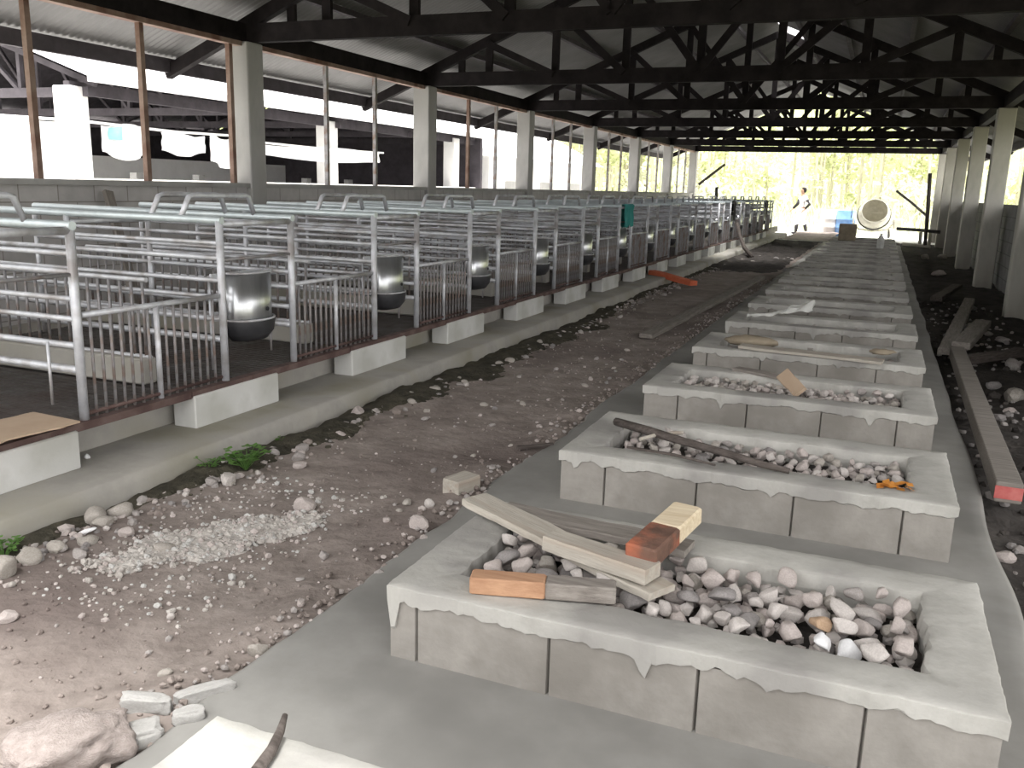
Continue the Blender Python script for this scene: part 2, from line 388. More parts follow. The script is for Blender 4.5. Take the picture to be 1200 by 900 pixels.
for i, k in enumerate(KS):
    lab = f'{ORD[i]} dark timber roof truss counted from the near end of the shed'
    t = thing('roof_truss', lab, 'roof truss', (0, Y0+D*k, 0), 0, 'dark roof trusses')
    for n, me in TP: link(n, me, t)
# eave beams and purlins
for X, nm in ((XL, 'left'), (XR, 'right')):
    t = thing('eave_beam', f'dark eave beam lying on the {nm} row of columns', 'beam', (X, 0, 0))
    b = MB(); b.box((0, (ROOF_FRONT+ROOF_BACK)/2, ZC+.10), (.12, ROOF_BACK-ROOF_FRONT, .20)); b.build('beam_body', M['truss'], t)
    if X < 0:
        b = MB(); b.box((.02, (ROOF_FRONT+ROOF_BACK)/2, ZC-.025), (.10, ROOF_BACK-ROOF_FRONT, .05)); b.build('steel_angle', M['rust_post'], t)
pur = [XL-1.1, XL+.55, XL+1.6, XL+2.7, XL+3.7]
for j, x in enumerate(pur):
    for s in (0, 1):
        X = x if s == 0 else XL+XR-x
        b = MB(); h = .16 if j == 0 else .07; zz = roof_z(X)+.10-(.06 if j == 0 else 0)
        b.box((X, (ROOF_FRONT+ROOF_BACK)/2, zz), (.07, ROOF_BACK-ROOF_FRONT, h)); o = b.build('purlin', M['purlin'])
        if j == 0: tag(o, f'purlin along the lower edge of the {"left" if s == 0 else "right"} roof slope', 'purlin', 'roof purlins')
        else: tag(o, f'{ORD[j-1]} purlin above the eave beam on the {"left" if s == 0 else "right"} roof slope', 'purlin', 'roof purlins')
# corrugated roof, with sheets missing along the ridge
for s in (0, 1):
    mb = MB(); step = .0225; n = int((ROOF_BACK-ROOF_FRONT)/step)
    xs = [XL-1.22, XL, XL+1.5, XL+3.0, XM-.55, XM+.0]
    xs = [x if s == 0 else XL+XR-x for x in xs]
    for i in range(n+1):
        y = ROOF_FRONT+i*step
        for x in xs: mb.v.append((x, y, roof_z(x)+.165+.009*math.cos(2*math.pi*y/.09)))
    L = len(xs)
    for i in range(n):
        y = ROOF_FRONT+i*step
        for j in range(L-1):
            if j == L-2 and s == 1 and (18.2 < y < 20.0 or 21.2 < y < 22.4): continue
            if j == L-2 and s == 0 and (19.0 < y < 19.9): continue
            a = i*L+j; q = (a, a+1, a+L+1, a+L); mb.f.append(q if s else q[::-1]); mb.sm.append(True)
    struct(mb.build('ceiling_%s' % ('left' if s == 0 else 'right'), M['roof']))
# thin posts between the columns of the left wall
me_p = MB().box((0, 0, (ZC+1.28)/2), (.055, .055, ZC-1.28)).mesh('wall_post', M['rust_post'])
me_g = MB().box((0, 0, (ZC+1.28)/2), (.05, .05, ZC-1.28)).mesh('wall_post_grey', M['galv_dark'])
n = 0
for k in range(-1, 6):
    for f in ((.34, .632, .93) if k < 0 else (.36, .64)):
        y = Y0+D*(k+f)
        n += 1
        o = link('wall_post', me_p if (k < 0 or (k == 1 and f < .5)) else me_g, None, (XL+.02, y, 0))
        tag(o, f'{ORD[n-1]} thin upright post from the left standing on the left wall', 'post', 'thin posts on the left wall')

# ---------------------------------------------------------------- block planters filled with stones
PX0, PX1, PD, PH = -1.19, .375, .765, .19
def planter_wall(seed):
    import bmesh
    r = rnd(seed); X = PX1-PX0
    cuts = []; x = r.choice((.10, .20, .26, .34)) if seed else .085
    while x < X-.08: cuts.append(x); x += .395+r.uniform(-.01, .01)
    def side(a, b, L, cs):
        a, b = Vector(a), Vector(b); d = (b-a)/L; nn = Vector((d.y, -d.x)); pts = [a]
        for c in cs: pts += [a+d*(c-.005), a+d*c-nn*.018, a+d*(c+.005)]
        return pts
    outer = side((0, 0), (X, 0), X, cuts)+side((X, 0), (X, PD), PD, [.2+.1*r.random(), .6])+side((X, PD), (0, PD), X, [X-c for c in cuts[::-1]])+side((0, PD), (0, 0), PD, [.3])
    t = .145; inner = [Vector(p) for p in ((t, t), (X-t, t), (X-t, PD-t), (t, PD-t))]
    bm = bmesh.new()
    vo = [[bm.verts.new((p.x, p.y, z)) for p in outer] for z in (-.02, PH)]
    vi = [[bm.verts.new((p.x, p.y, z)) for p in inner] for z in (-.02, PH)]
    n = len(outer)
    for i in range(n): bm.faces.new((vo[0][i], vo[0][(i+1) % n], vo[1][(i+1) % n], vo[1][i]))
    for i in range(4): bm.faces.new((vi[0][(i+1) % 4], vi[0][i], vi[1][i], vi[1][(i+1) % 4]))
    for z in (0, 1):
        es = [bm.edges.get((vo[z][i], vo[z][(i+1) % n])) for i in range(n)]+[bm.edges.get((vi[z][i], vi[z][(i+1) % 4])) for i in range(4)]
        bmesh.ops.triangle_fill(bm, edges=es, use_beauty=True)
    me = bpy.data.meshes.new('block_wall'); bm.to_mesh(me); bm.free(); me.materials.append(M['block']); return me
DRIP = {0: [(.50, .03), (1.02, .02)], 1: [(.012, .11), (.75, .055), (1.06, .015)], 2: [(.07, .03), (.9, .02)], 3: [(.45, .04), (1.25, .05)]}
def planter_cap(seed):
    X = PX1-PX0; t = .15; mb = MB(); m = 110
    def rect(off, k):                       # off: distance in from the outside
        c = [(off, off), (X-off, off), (X-off, PD-off), (off, PD-off)]; side, u = divmod(k, m); u /= m
        a, b = c[side], c[(side+1) % 4]; return a[0]+(b[0]-a[0])*u, a[1]+(b[1]-a[1])*u
    rows = [(.003, 'drip'), (-.009, 'drip2'), (-.010, .2235), (-.006, .2265), (.03, .2275), (.075, .2275), (t-.012, .2265), (t-.002, .222), (t+.004, .18), (t-.002, .13)]
    N = 4*m
    for off, z in rows:
        for k in range(N):
            x, y = rect(off, k); a = k*.21
            j = noise.noise(Vector((x*7, y*7, seed*3.7)))
            j2 = noise.noise(Vector((x*22, y*22, seed*1.3))); j3 = noise.noise(Vector((x*60, y*60, seed*2.3)))
            if z == 'drip': zz = .178+.016*j+.013*j2+.006*j3
            elif z == 'drip2': zz = .183+.016*j+.013*j2+.006*j3
            else: zz = z+.003*j+.0015*j2
            if z in ('drip', 'drip2') and k < m:
                for s0, dd in DRIP[seed]: zz -= dd*math.exp(-((x-s0)/.013)**2)
            if off >= t-.021: x += .012*j2+.010*j; y += .012*j-.008*j2
            elif off < 0: x += .003*j2+.002*j3; y += .003*j2+.002*j3
            mb.v.append((x, y, zz))
    for i in range(len(rows)-1):
        for k in range(N):
            q = (k+1) % N; mb.f.append((i*N+k, i*N+q, (i+1)*N+q, (i+1)*N+k)); mb.sm.append(i in (3, 4, 5))
    return mb.mesh('mortar_cap', M['cap'])
WM = [planter_wall(s) for s in (0, 1, 2, 3)]; CM = [planter_cap(s) for s in range(4)]
PYS = [2.045-1.49] + [2.045+1.487*i for i in range(17)]
PLAB = ['block planter cut off by the bottom edge, a thin dark rod lying on its rim',
        'nearest whole block planter, with planks lying across its stones', 'block planter with a long crooked branch on its pale stones',
        'block planter with a tilted piece of wood stuck in its stones', 'block planter with a long board and a brown sack lying along its top',
        'block planter with a crumpled clear plastic sheet at its left end']
PLAN = []
for i, y in enumerate(PYS):
    lab = PLAB[i] if i < len(PLAB) else f'{ORD[i-1]} block planter back from the one with planks, in the cement strip row'
    t = thing('block_planter', lab, 'planter', (PX0, y, 0), 0, 'block planters in a row on the cement strip')
    link('block_wall', WM[0 if i == 1 else (i % 3)+1], t); link('mortar_cap', CM[i % 4], t)
    PLAN.append(t)
# stones
SM = [rock_mesh('stone', 11+i, 3, .74, 11, STONES[[0, 1, 4, 0, 2, 1, 3, 0, 1, 1][i]]) for i in range(10)]
WHITE = [rock_mesh('stone', 64+i, 3, .75, 13, M['stone_white']) for i in range(2)]; TAN = rock_mesh('stone', 71, 3, .8, 12, M['stone_tan'])
def pile(x0, x1, y0, y1, z0, n, rmin, rmax, seed, ztop):
    r = rnd(seed); S = []
    for k in range(n):
        rad = r.uniform(rmin, rmax); best = None
        for t in range(26):
            x, y = r.uniform(x0+rad*.8, x1-rad*.8), r.uniform(y0+rad*.8, y1-rad*.8); z = z0+rad*.72
            for (a, b, c, q) in S:
                d2 = (a-x)**2+(b-y)**2; R = (q+rad)*.86
                if d2 < R*R: z = max(z, c+math.sqrt(R*R-d2)*.92)
            if best is None or z < best[2]: best = (x, y, z, rad)
        if best[2]+rad*.3 > ztop+.03: continue
        S.append(best)
    return S
def place_stones(S, seed, label, group, specials=()):
    r = rnd(seed)
    for x, y, z, rad in S:
        o = link('stone', r.choice(SM), None, (x, y, z)); o.scale = (rad,)*3
        o.rotation_euler = (r.uniform(-.5, .5), r.uniform(-.5, .5), r.uniform(0, 6.28)); tag(o, label, 'stone', group)
def bed(name, y, z, seed, lab, parent_i):
    mb = MB(); X0, X1 = PX0+.13, PX1-.13; A, B = y+.13, y+PD-.13
    mb.grid(lambda u, v: (X0+(X1-X0)*u, A+(B-A)*v, z+.012*nz(X0+(X1-X0)*u, A+(B-A)*v, 14, seed)), 50, 24, False)
    o = mb.build(name, M['ditch_soil'], PLAN[parent_i]); o.location = -PLAN[parent_i].location; return o
IN = (PX0+.155, PX1-.155)
y1 = PYS[1]; bed('soil_fill', y1, .125, 1, '', 1)
S1 = pile(IN[0], IN[1], y1+.16, y1+PD-.16, .152, 400, .020, .046, 5, .215)[:180]
# a few stones that stand out, the rest alike
rr = rnd(3)
def nearest(S, p): return min(range(len(S)), key=lambda i: (S[i][0]-p.x)**2+(S[i][1]-p.y)**2-3*S[i][2]*.03)
special = []
for (px, py, me, lab) in ((963, 755, WHITE[0], 'white stone left of its twin in the nearest stone bed'), (995, 757, WHITE[1], 'white stone right of its twin in the nearest stone bed'), (960, 733, TAN, 'orange-brown stone among the grey ones in the nearest stone bed')):
    p = at(px, py, .2); i = nearest(S1, p); q = S1.pop(i)
    o = link('stone', me, None, (p.x, p.y, max(q[2], .175))); o.scale = (max(q[3], .038),)*3; o.rotation_euler = (.2, .1, rr.uniform(0, 6)); tag(o, lab, 'stone')
    S1 = [s for s in S1 if (s[0]-p.x)**2+(s[1]-p.y)**2 > .04**2 or s[2] < .13]
place_stones(S1, 7, 'rounded grey stone lying in the nearest whole block planter', 'stones in the nearest whole planter')
y2 = PYS[2]; bed('soil_fill', y2, .13, 2, '', 2)
S2 = pile(IN[0], IN[1], y2+.16, y2+PD-.16, .168, 300, .018, .036, 9, .222)[:297-len(S1)]
place_stones(S2, 8, 'pale stone lying in the planter that holds the crooked branch', 'stones in the planter with the branch')
# the planters further back: gravel as one object each
def gravel(i, n, rmin, rmax, seed, ztop=.215):
    y = PYS[i]; bed('soil_fill', y, .13, seed, '', i)
    S = pile(IN[0], IN[1], y+.16, y+PD-.16, .14, n, rmin, rmax, seed, ztop); r = rnd(seed)
    mb = MB(); mis = []
    for x, y_, z, rad in S:
        me = r.choice(SMALL); R = Matrix.Rotation(r.uniform(0, 6.28), 3, 'Z') @ Matrix.Rotation(r.uniform(-.5, .5), 3, 'X')
        k0 = len(mb.f); mb.add([R @ (v.co*rad)+Vector((x, y_, z)) for v in me.vertices], [tuple(p.vertices) for p in me.polygons])
        mis += [r.choice((0, 0, 1, 1, 2, 4))]*len(me.polygons)
    me = mb.mesh('gravel', STONES)
    me.polygons.foreach_set('material_index', mis)
    o = link('gravel', me, PLAN[i]); o.location = -PLAN[i].location; o['kind'] = 'stuff'
SMALL = [rock_mesh('small_stone', 90+i, 1, .8, 5) for i in range(6)]
GR1 = gravel(1, 190, .017, .032, 17, .185); GR2 = gravel(2, 170, .016, .028, 19, .195); gravel(3, 230, .018, .036, 21, .225); gravel(4, 120, .016, .03, 22); gravel(5, 110, .016, .03, 23)
for i in range(6, 11): gravel(i, 80, .017, .034, 24+i)
for i in range(11, 18): bed('soil_fill', PYS[i], .19, 40+i, '', i)
bed('soil_fill', PYS[0], .18, 3, '', 0)

# ---------------------------------------------------------------- wood on the planters
def plank(name, p0, p1, w, h, m, label, cat='plank', up=(0, 0, 1), bev=.004, group=None, warp=.012, seed=1):
    p0, p1 = Vector(p0), Vector(p1); L = (p1-p0).length; d = (p1-p0).normalized(); up = Vector(up)
    s = d.cross(up).normalized(); u = s.cross(d); R = Matrix((d, s, u)).transposed()
    mb = MB(); n = 24
    sec = [(-1, -1), (1, -1), (1, .7), (.92, 1), (-.92, 1), (-1, .7)]
    for i in range(n):
        x = -L/2+L*i/(n-1); ww = w/2*(1+.10*noise.noise(Vector((x*5, seed, 0)))); oz = warp*noise.noise(Vector((x*2.2, seed, 4)))
        for a, b in sec: mb.v.append((x, a*ww+.05*w*noise.noise(Vector((x*14, seed, a))), b*h/2+oz))
    k = 6
    for i in range(n-1):
        for j in range(k):
            q = (j+1) % k; mb.f.append((i*k+j, (i+1)*k+j, (i+1)*k+q, i*k+q)); mb.sm.append(False)
    mb.f.append(tuple(range(k))); mb.f.append(tuple((n-1)*k+j for j in range(k-1, -1, -1))); mb.sm += [False, False]
    o = mb.build(name, m); o.matrix_world = Matrix.Translation((p0+p1)/2) @ R.to_4x4()
    return tag(o, label, cat, group)
plank('plank', at(556, 584, .265), at(776, 694, .245), .115, .022, M['wood'], 'long pale plank slanting over the rim and stones of the nearest whole planter', seed=2)
plank('plank', at(645, 632, .285), at(765, 672, .285), .085, .045, M['wood'], 'thick round-edged plank lying on the long pale plank', seed=3, warp=.006)
plank('plank', at(590, 596, .245), at(808, 645, .245), .11, .024, M['wood_grey'], 'greyish plank lying along the back rim of the nearest whole planter', seed=4)
tm = thing('timber', 'short timber, orange at one end and grey at the other, on the front rim', 'timber')
p0, p1 = at(552, 681, .255), at(722, 694, .255)
mid = p0.lerp(p1, .52)
MB().bar(p0, mid, .065, .05, bev=.004).build('orange_end', M['wood_orange'], tm); MB().bar(mid, p1, .064, .049, bev=.004).build('grey_end', M['wood_grey'], tm)
for c in tm.children: c.location = -mid
tm.location = mid
tm = thing('timber', 'short upended timber with a red-brown stained end propped on the planks', 'timber')
p0, p1 = at(750, 652, .315), at(806, 600, .345); mid = p0.lerp(p1, .5)
MB().bar(p0, mid, .10, .06, bev=.006).build('stained_end', M['wood_rust'], tm); MB().bar(mid, p1, .098, .058, bev=.006).build('fresh_end', M['wood_fresh'], tm)
for c in tm.children: c.location = -mid
tm.location = mid
b = MB(); b.tube([at(722, 494, .25), at(760, 505, .262), at(800, 517, .268), at(850, 531, .262), at(893, 544, .255), at(925, 552, .245)], [.020, .022, .018, .017, .015, .012], 9)
o = recenter(b.build('branch', M['wood_dark'])); tag(o, 'long dark crooked branch lying across the pale stones', 'branch')
b = MB(); b.tube([at(735, 524, .245), at(790, 533, .25), at(838, 545, .25)], [.006, .007, .005], 7); o = recenter(b.build('twig', M['wood_dark'])); tag(o, 'thin dark twig in front of the crooked branch', 'twig')
b = MB(); b.tube([at(750, 515, .25), at(775, 508, .262), at(800, 507, .262)], .009, 7); o = recenter(b.build('twig', M['wood'])); tag(o, 'short pale twig crossing the crooked branch', 'twig')
MATL = M['stone_tan']
lf = rock_mesh('leaf_pile', 200, 3, .35, 5, M['wood_rust'])
b = MB(); r = rnd(31); c = at(1050, 570, .235)
for k in range(14):
    p = c+Vector((r.uniform(-.06, .06), r.uniform(-.03, .03), r.uniform(-.004, .012))); a = r.uniform(0, 6.28); t = r.uniform(-.5, .5)
    d = Vector((math.cos(a), math.sin(a), t*.5))*.03; e = Vector((-math.sin(a), math.cos(a), r.uniform(-.4, .4)))*.016
    b.add([p-d, p+e, p+d, p-e], [(0, 1, 2, 3)])
M['dry_leaf'] = mat('orange_dry_leaf', (.45, .16, .03), (.62, .28, .05), scale=20, bump=.1)
o = recenter(b.build('dry_leaf_litter', M['dry_leaf'])); tag(o, 'small heap of orange dry leaves on the stones beside the right rim', 'leaves', kind='stuff')
# planter 3: tilted offcut
plank('wood_offcut', at(917, 438, .29), at(938, 460, .225), .085, .022, M['cardboard'], 'tilted tan wood offcut stuck in the stones', 'wood', up=(.1, -1, .25), seed=6, warp=0)
plank('plank', at(862, 432, .235), at(915, 441, .24), .09, .02, M['wood_grey'], 'short grey plank lying behind the tilted tan offcut', seed=7)
# planter 4: board and sack
plank('board', at(868, 405, .245), at(1035, 424, .24), .14, .02, M['wood'], 'long weathered board lying along the planter behind the tilted offcut', 'board', seed=8)
def sack(name, c, d, m, label, seed, cat='sack'):
    me = rock_mesh(name, seed, 3, 1.0, 3, m)
    for v in me.vertices:
        p = v.co; k = noise.noise(p*4+Vector((seed, 0, 0)))*.1; v.co = Vector((p.x*d[0]/2, p.y*d[1]/2, max(-.6, p.z)*d[2]/2*(1+k*2)))*(1+k)
    for p in me.polygons: p.use_smooth = True
    return tag(link(name, me, None, c), label, cat)
M['sack'] = mat('brown_sack', (.22, .18, .13), (.33, .28, .21), scale=6, bump=.4)
sack('sack', at(880, 400, .25), (.34, .16, .10), M['sack'], 'flat brown sack at the left end of the long board', 301)
sack('sack', at(1035, 413, .24), (.22, .10, .06), M['sack'], 'small brown sack at the right end of the long board', 302)
# planter 5: plastic sheet
b = MB(); a0, a1 = at(876, 372, .24), at(952, 373, .24)
def plas(u, v):
    p = a0.lerp(a1, u); h = .03+.19*max(0, u-.3)*(.4+.6*abs(math.sin(v*5)))+.03*noise.noise(Vector((u*7, v*5, 2)))
    return (p.x+.03*noise.noise(Vector((u*5, v*6, 8))), p.y-.05+.22*v*(.35+.65*u)+.02*noise.noise(Vector((u*8, v*8, 1))), .235+max(0, h))
b.grid(plas, 34, 22, False); o = recenter(b.build('plastic_sheet', M['plastic'])); tag(o, 'crumpled clear plastic sheet lying on the fifth planter', 'plastic sheet')
# dark rod on the nearest rim
b = MB(); b.tube([at(300, 905, .24), at(318, 880, .24), at(328, 858, .245), at(334, 838, .255)], [.013, .012, .010, .006], 8)
o = recenter(b.build('rod', M['wood_dark'])); tag(o, 'dark rod pointing up from the rim at the bottom edge', 'rod')

# ---------------------------------------------------------------- the farrowing crates
CX = -3.25; PER = 1.57; CW = .62            # front plane, spacing, crate width
NC = 18
def cy_left(k): return 2.23+PER*k
XB = -5.35
# white blocks and the slatted floor resting on them
r = rnd(77)
spans = [(1.9, 2.77), (3.50, 4.20), (5.0, 5.74), (6.44, 7.17), (7.96, 8.70), (9.42, 10.15), (10.85, 11.6)]
while len(spans) < NC: spans.append((spans[-1][0]+1.49, spans[-1][1]+1.49))
for i, (a, b_) in enumerate(spans):
    mb = MB(); mb.box((0, 0, .088), (.15, b_-a, .176), bev=.006)
    o = mb.build('white_block', M['white_block']); o.location = (-3.275, (a+b_)/2, .06)
    tag(o, f'{ORD[i]} whitewashed block from the left on the concrete ledge', 'block', 'whitewashed blocks under the crate fronts')
for i in range(NC):
    a, b_ = spans[i]; end = spans[i+1][0] if i < NC-1 else b_+.7
    t = thing('slatted_floor', f'{ORD[i]} dark slatted pen floor from the left with a rusty front edge', 'floor panel', (CX, a, .237), 0, 'slatted pen floors')
    L = end-a-.01
    if i < 6:
        mb = MB(); n = int(L/.05)
        for j in range(n): mb.box((-1.1, .02+(L-.04)*(j+.5)/n, .012), (2.15, .036, .024))
        mb.box((-1.1, L/2, -.008), (2.15, L, .016)); mb.build('slats', M['slat'], t)
    else:
        mb = MB(); mb.box((-1.1, L/2, .008), (2.15, L, .032)); mb.build('slats', M['slat'], t)
    mb = MB(); mb.box((.0, L/2, .006), (.05, L, .036)); mb.build('steel_edge', M['rust'], t)
    t.location.x = CX+.012
FZ = .268                                    # floor top
TOP = 1.13
def crate_parts():
    P = []
    def tb(name, pts, rad, m='galv', n=8):
        b = MB(); b.tube(pts, rad, n); P.append((name, b.mesh(name, M[m])))
    def at_(x, y, z): return (x-CX, y, z)
    for y in (0, CW):
        tb('post', [at_(CX, y, FZ-.02), at_(CX, y, TOP)], .021, n=10)
        tb('post', [at_(-4.35, y, FZ-.02), at_(-4.35, y, TOP-.01)], .017)
        tb('post', [at_(XB, y, FZ-.02), at_(XB, y, TOP-.02)], .017)
        tb('top_rail', [at_(CX+.02, y, TOP), at_(XB, y, TOP)], .021, 'galv_new')
        for z, rd, e in ((1.01, .012, 0), (.93, .014, .12), (.81, .013, 0), (.72, .013, 0), (.60, .015, 0), (.49, .018, 0)):
            tb('side_rail', [at_(CX, y, z), at_(XB, y, z)], rd)
    tb('cross_rail', [at_(CX, 0, TOP-.02), at_(CX, CW, TOP-.02)], .017)
    tb('cross_rail', [at_(CX, 0, .92), at_(CX, CW, .92)], .009, 'galv_dark')
    tb('cross_rail', [at_(-4.35, 0, TOP-.05), at_(-4.35, CW, TOP-.05)], .015)
    for x in (-3.50, -3.71):
        tb('hoop', [at_(x-.01, 0.0, TOP), at_(x+.07*0, .06, TOP+.115), at_(x, .09, TOP+.122), at_(x, CW-.09, TOP+.122), at_(x, CW-.06, TOP+.115), at_(x-.01, CW, TOP)], .015)
    tb('drop_rod', [at_(CX-.12, .04, .30), at_(CX-.12, .04, .80)], .007)
    tb('drop_rod', [at_(CX-.12, CW-.06, .33), at_(CX-.12, CW-.06, .62)], .007)
    return P
CP = crate_parts()
for k in range(NC):
    lab = f'{ORD[k]} galvanised sow crate from the left, its posts and rails standing on the slatted floor'
    t = thing('sow_crate', lab, 'crate', (CX, cy_left(k), 0), 0, 'galvanised sow crates')
    for n, me in CP:
        if k > 11 and n in ('drop_rod',): continue
        link(n, me, t)
# the bright pipe running along over the crate fronts, in lengths
# low bar fences closing the piglet bays between the crates
def fence_parts(L, fine):
    P = []
    b = MB(); b.tube([(0, 0, .735), (0, L, .73)], .014, 8); P.append(('top_rail', b.mesh('top_rail', M['galv'])))
    b = MB(); b.tube([(0, 0, .285), (0, L, .285)], .010, 6); P.append(('bottom_rail', b.mesh('bottom_rail', M['rust'])))
    n = 15
    if fine:
        b = MB(); b.tube([(0, 0, .262), (0, 0, .73)], .0075, 6); me = b.mesh('bar', M['galv_dark'])
        b = MB(); b.tube([(0, 0, .25), (0, 0, .735)], .014, 8); mp = b.mesh('middle_post', M['galv'])
        for i in range(n): P.append(('middle_post', mp, L/2) if i == n//2 else ('bar', me, .05+(L-.1)*i/(n-1)))
    else:
        b = MB()
        for i in range(n): y = .05+(L-.1)*i/(n-1); b.tube([(0, y, .262), (0, y, .73)], .008, 4, False)
        P.append(('bars', b.mesh('bars', M['galv_dark'])))
    return P
FL = PER-CW-.05
FF, FC = fence_parts(FL, True), fence_parts(FL, False)
for k in range(NC-1):
    y = cy_left(k)+CW+.025
    t = thing('bar_fence', f'{ORD[k]} low fence of upright bars from the left, closing the gap between two crates', 'fence', (CX-.005, y, 0), 0, 'low bar fences between the crates')
    for p in (FF if k < 6 else FC):
        o = link(p[0] if k < 6 or p[0] != 'bars' else 'bars', p[1], t, (0, p[2], 0) if len(p) > 2 else None)
        if p[0] == 'bars': o['kind'] = 'stuff'
# dividers of upright bars across the piglet bays, on low concrete kerbs
DL = 2.0
def divider_parts(fine):
    P = []
    b = MB(); b.tube([(0, 0, .82), (-DL, 0, .82)], .014, 8); P.append(('top_rail', b.mesh('top_rail', M['galv']), 0))
    b = MB(); b.tube([(0, 0, .41), (-DL, 0, .41)], .012, 6); P.append(('bottom_rail', b.mesh('bottom_rail', M['galv']), 0))
    n = 26
    if fine:
        b = MB(); b.tube([(0, 0, .40), (0, 0, .82)], .0085, 6); me = b.mesh('bar', M['galv_dark'])
        for i in range(n): P.append(('bar', me, -.03-(DL-.06)*i/(n-1)))
    else:
        b = MB()
        for i in range(n): x = -.03-(DL-.06)*i/(n-1); b.tube([(x, 0, .40), (x, 0, .82)], .0085, 4, False)
        P.append(('bars', b.mesh('bars', M['galv_dark']), 0))
    return P
DF, DC = divider_parts(True), divider_parts(False)
kb = MB().box((-1.05, 0, .335), (2.0, .10, .14), bev=.008).mesh('concrete_kerb', M['ledge'])
for k in range(NC-1):
    y = cy_left(k)+CW+.68 if k == 0 else cy_left(k)+CW+.55
    o = link('concrete_kerb', kb, None, (CX-.22, y, 0)); o.location.z = -.0
    tag(o, f'{ORD[k]} low concrete kerb from the left, under a bar divider between pens', 'kerb', 'kerbs under the bar dividers')
    t = thing('bar_divider', f'{ORD[k]} divider of upright bars from the left, running back between two pens', 'divider', (CX-.26, y, 0), 0, 'bar dividers between pens')
    for p in (DF if k < 3 else DC):
        o = link(p[0], p[1], t, (p[2], 0, 0))
        if p[0] == 'bars': o['kind'] = 'stuff'
# feeders hung between the front posts
def feeder_parts():
    P = []; w = .175; b = MB(); n = 22
    pts = []
    for i in range(n+1):
        a = math.pi*i/n; pts.append((.115*math.sin(a)**.75, w-2*w*i/n if 0 else w*math.cos(a)))
    zt = lambda i: .83
    for (z, s) in ((.55, .97), (.565, 1.0), (.83, 1.0)):
        for x, y in pts: b.v.append((x*s, y*s, z))
    N = n+1
    for rw in range(2):
        for i in range(n): a = rw*N+i; b.f.append((a, a+N, a+N+1, a+1)); b.sm.append(True)
    b.f.append(tuple(2*N+i for i in range(n, -1, -1))); b.sm.append(False)
    b.f.append((2*N, N, 0, n, N+n, 3*N-1)); b.sm.append(False)
    P.append(('hopper', b.mesh('hopper', M['steel']), None))
    b = MB(); b.tube([(pts[i][0]*1.02, pts[i][1]*1.02, .832) for i in range(0, n+1)], .006, 6); P.append(('rim', b.mesh('rim', M['galv']), 'bright rolled rim'))
    b = MB(); prof = [(1.10, .565), (1.12, .55), (1.05, .49), (.8, .445), (.3, .43)]
    for s, z in prof:
        for x, y in pts: b.v.append((x*s*1.12, y*s*.93, z))
    for rw in range(len(prof)-1):
        for i in range(n): a = rw*N+i; b.f.append((a, a+1, a+N+1, a+N)); b.sm.append(True)
    b.f.append(tuple((len(prof)-1)*N+i for i in range(n+1))); b.sm.append(False)
    b.f.append(tuple([rw*N for rw in range(len(prof))]+[rw*N+n for rw in range(len(prof)-1, -1, -1)])); b.sm.append(False)
    P.append(('bowl', b.mesh('bowl', M['bowl']), 'black half-round feed bowl'))
    b = MB(); b.tube([(x*1.22, y*1.0, .566) for x, y in pts], .007, 6); P.append(('bowl_lip', b.mesh('bowl_lip', M['galv']), 'bright lip of the bowl'))
    b = MB(); b.bar((-.01, -.27, .82), (-.01, .27, .82), .012, .03); P.append(('hanger', b.mesh('hanger', M['galv']), None))
    b = MB(); b.tube([(.115, .05, .62), (.121, .05, .62)], .012, 8); P.append(('bolt', b.mesh('bolt', M['bowl']), None))
    return P
FP = feeder_parts()
for k in range(1, NC):
    dark = k in (4, 11)
    t = thing('feeder', f'{ORD[k-1]} stainless feed hopper from the left, hung between crate posts over a black bowl', 'feeder', (CX-.10, cy_left(k)+CW/2, 0), 0, 'stainless feeders hung in the crates')
    for n, me, lab in FP:
        o = link(n, me, t)
        if lab and k < 8: o['label'] = lab
# things lying and hanging about the crates
o = plank('cardboard_sheet', at(-40, 515, .30), at(66, 489, .30), .30, .008, M['cardboard'], 'brown cardboard sheet lying on the slatted floor at the left edge', 'cardboard', seed=12, warp=.004)
wb = MB().bar((0, 0, .06), (-.05, .25, 1.10), .07, .03).mesh('wood_prop', M['wood_grey'])
p = atX(145, 290, -6.5)
o = plank('wood_prop', (p.x-.25, p.y+.1, 1.2), (p.x+.25, p.y-.1, .06), .10, .04, M['wood_grey'], 'brown timber leaning against the left block wall behind the crates', 'timber', up=(1, 0, 0), seed=14)
def drape(name, k, x, w, h, m, label, cat):
    b = MB(); y0 = cy_left(k)+CW*.5
    def f(u, v):
        s = v*2-1; a = abs(s)
        return (CX-x-.03*(1 if s > 0 else -1)*(0 if a < .12 else 1)-.02*noise.noise(Vector((u*6, v*5, k))), y0-w/2+w*u+.015*noise.noise(Vector((u*3, v*7, k+2))), TOP+.03-h*max(0, a-.08)*(1+.18*noise.noise(Vector((u*5, k, s)))))
    b.grid(f, 14, 22); o = recenter(b.build(name, m)); return tag(o, label, cat)
drape('teal_cloth', 6, -.02, .5, .34, M['teal'], 'teal cloth hung over the crate rail behind the stainless feeders', 'cloth')
drape('dark_cloth', 12, -.02, .42, .5, M['black_cloth'], 'dark cloth hung over a crate rail, nearer of two', 'cloth')
drape('dark_cloth', 16, -.02, .40, .55, M['black_cloth'], 'dark cloth hung over a crate rail, farther of two', 'cloth')
q0 = at(882, 302, .0); b = MB(); b.tube([atY(864, 262, q0.y+1.0), atY(867, 276, q0.y+.7), atY(872, 290, q0.y+.3), q0], .042, 10)
o = recenter(b.build('leaning_pole', M['wood_dark'])); tag(o, 'dark curved pole leaning from the ledge onto the path', 'pole')
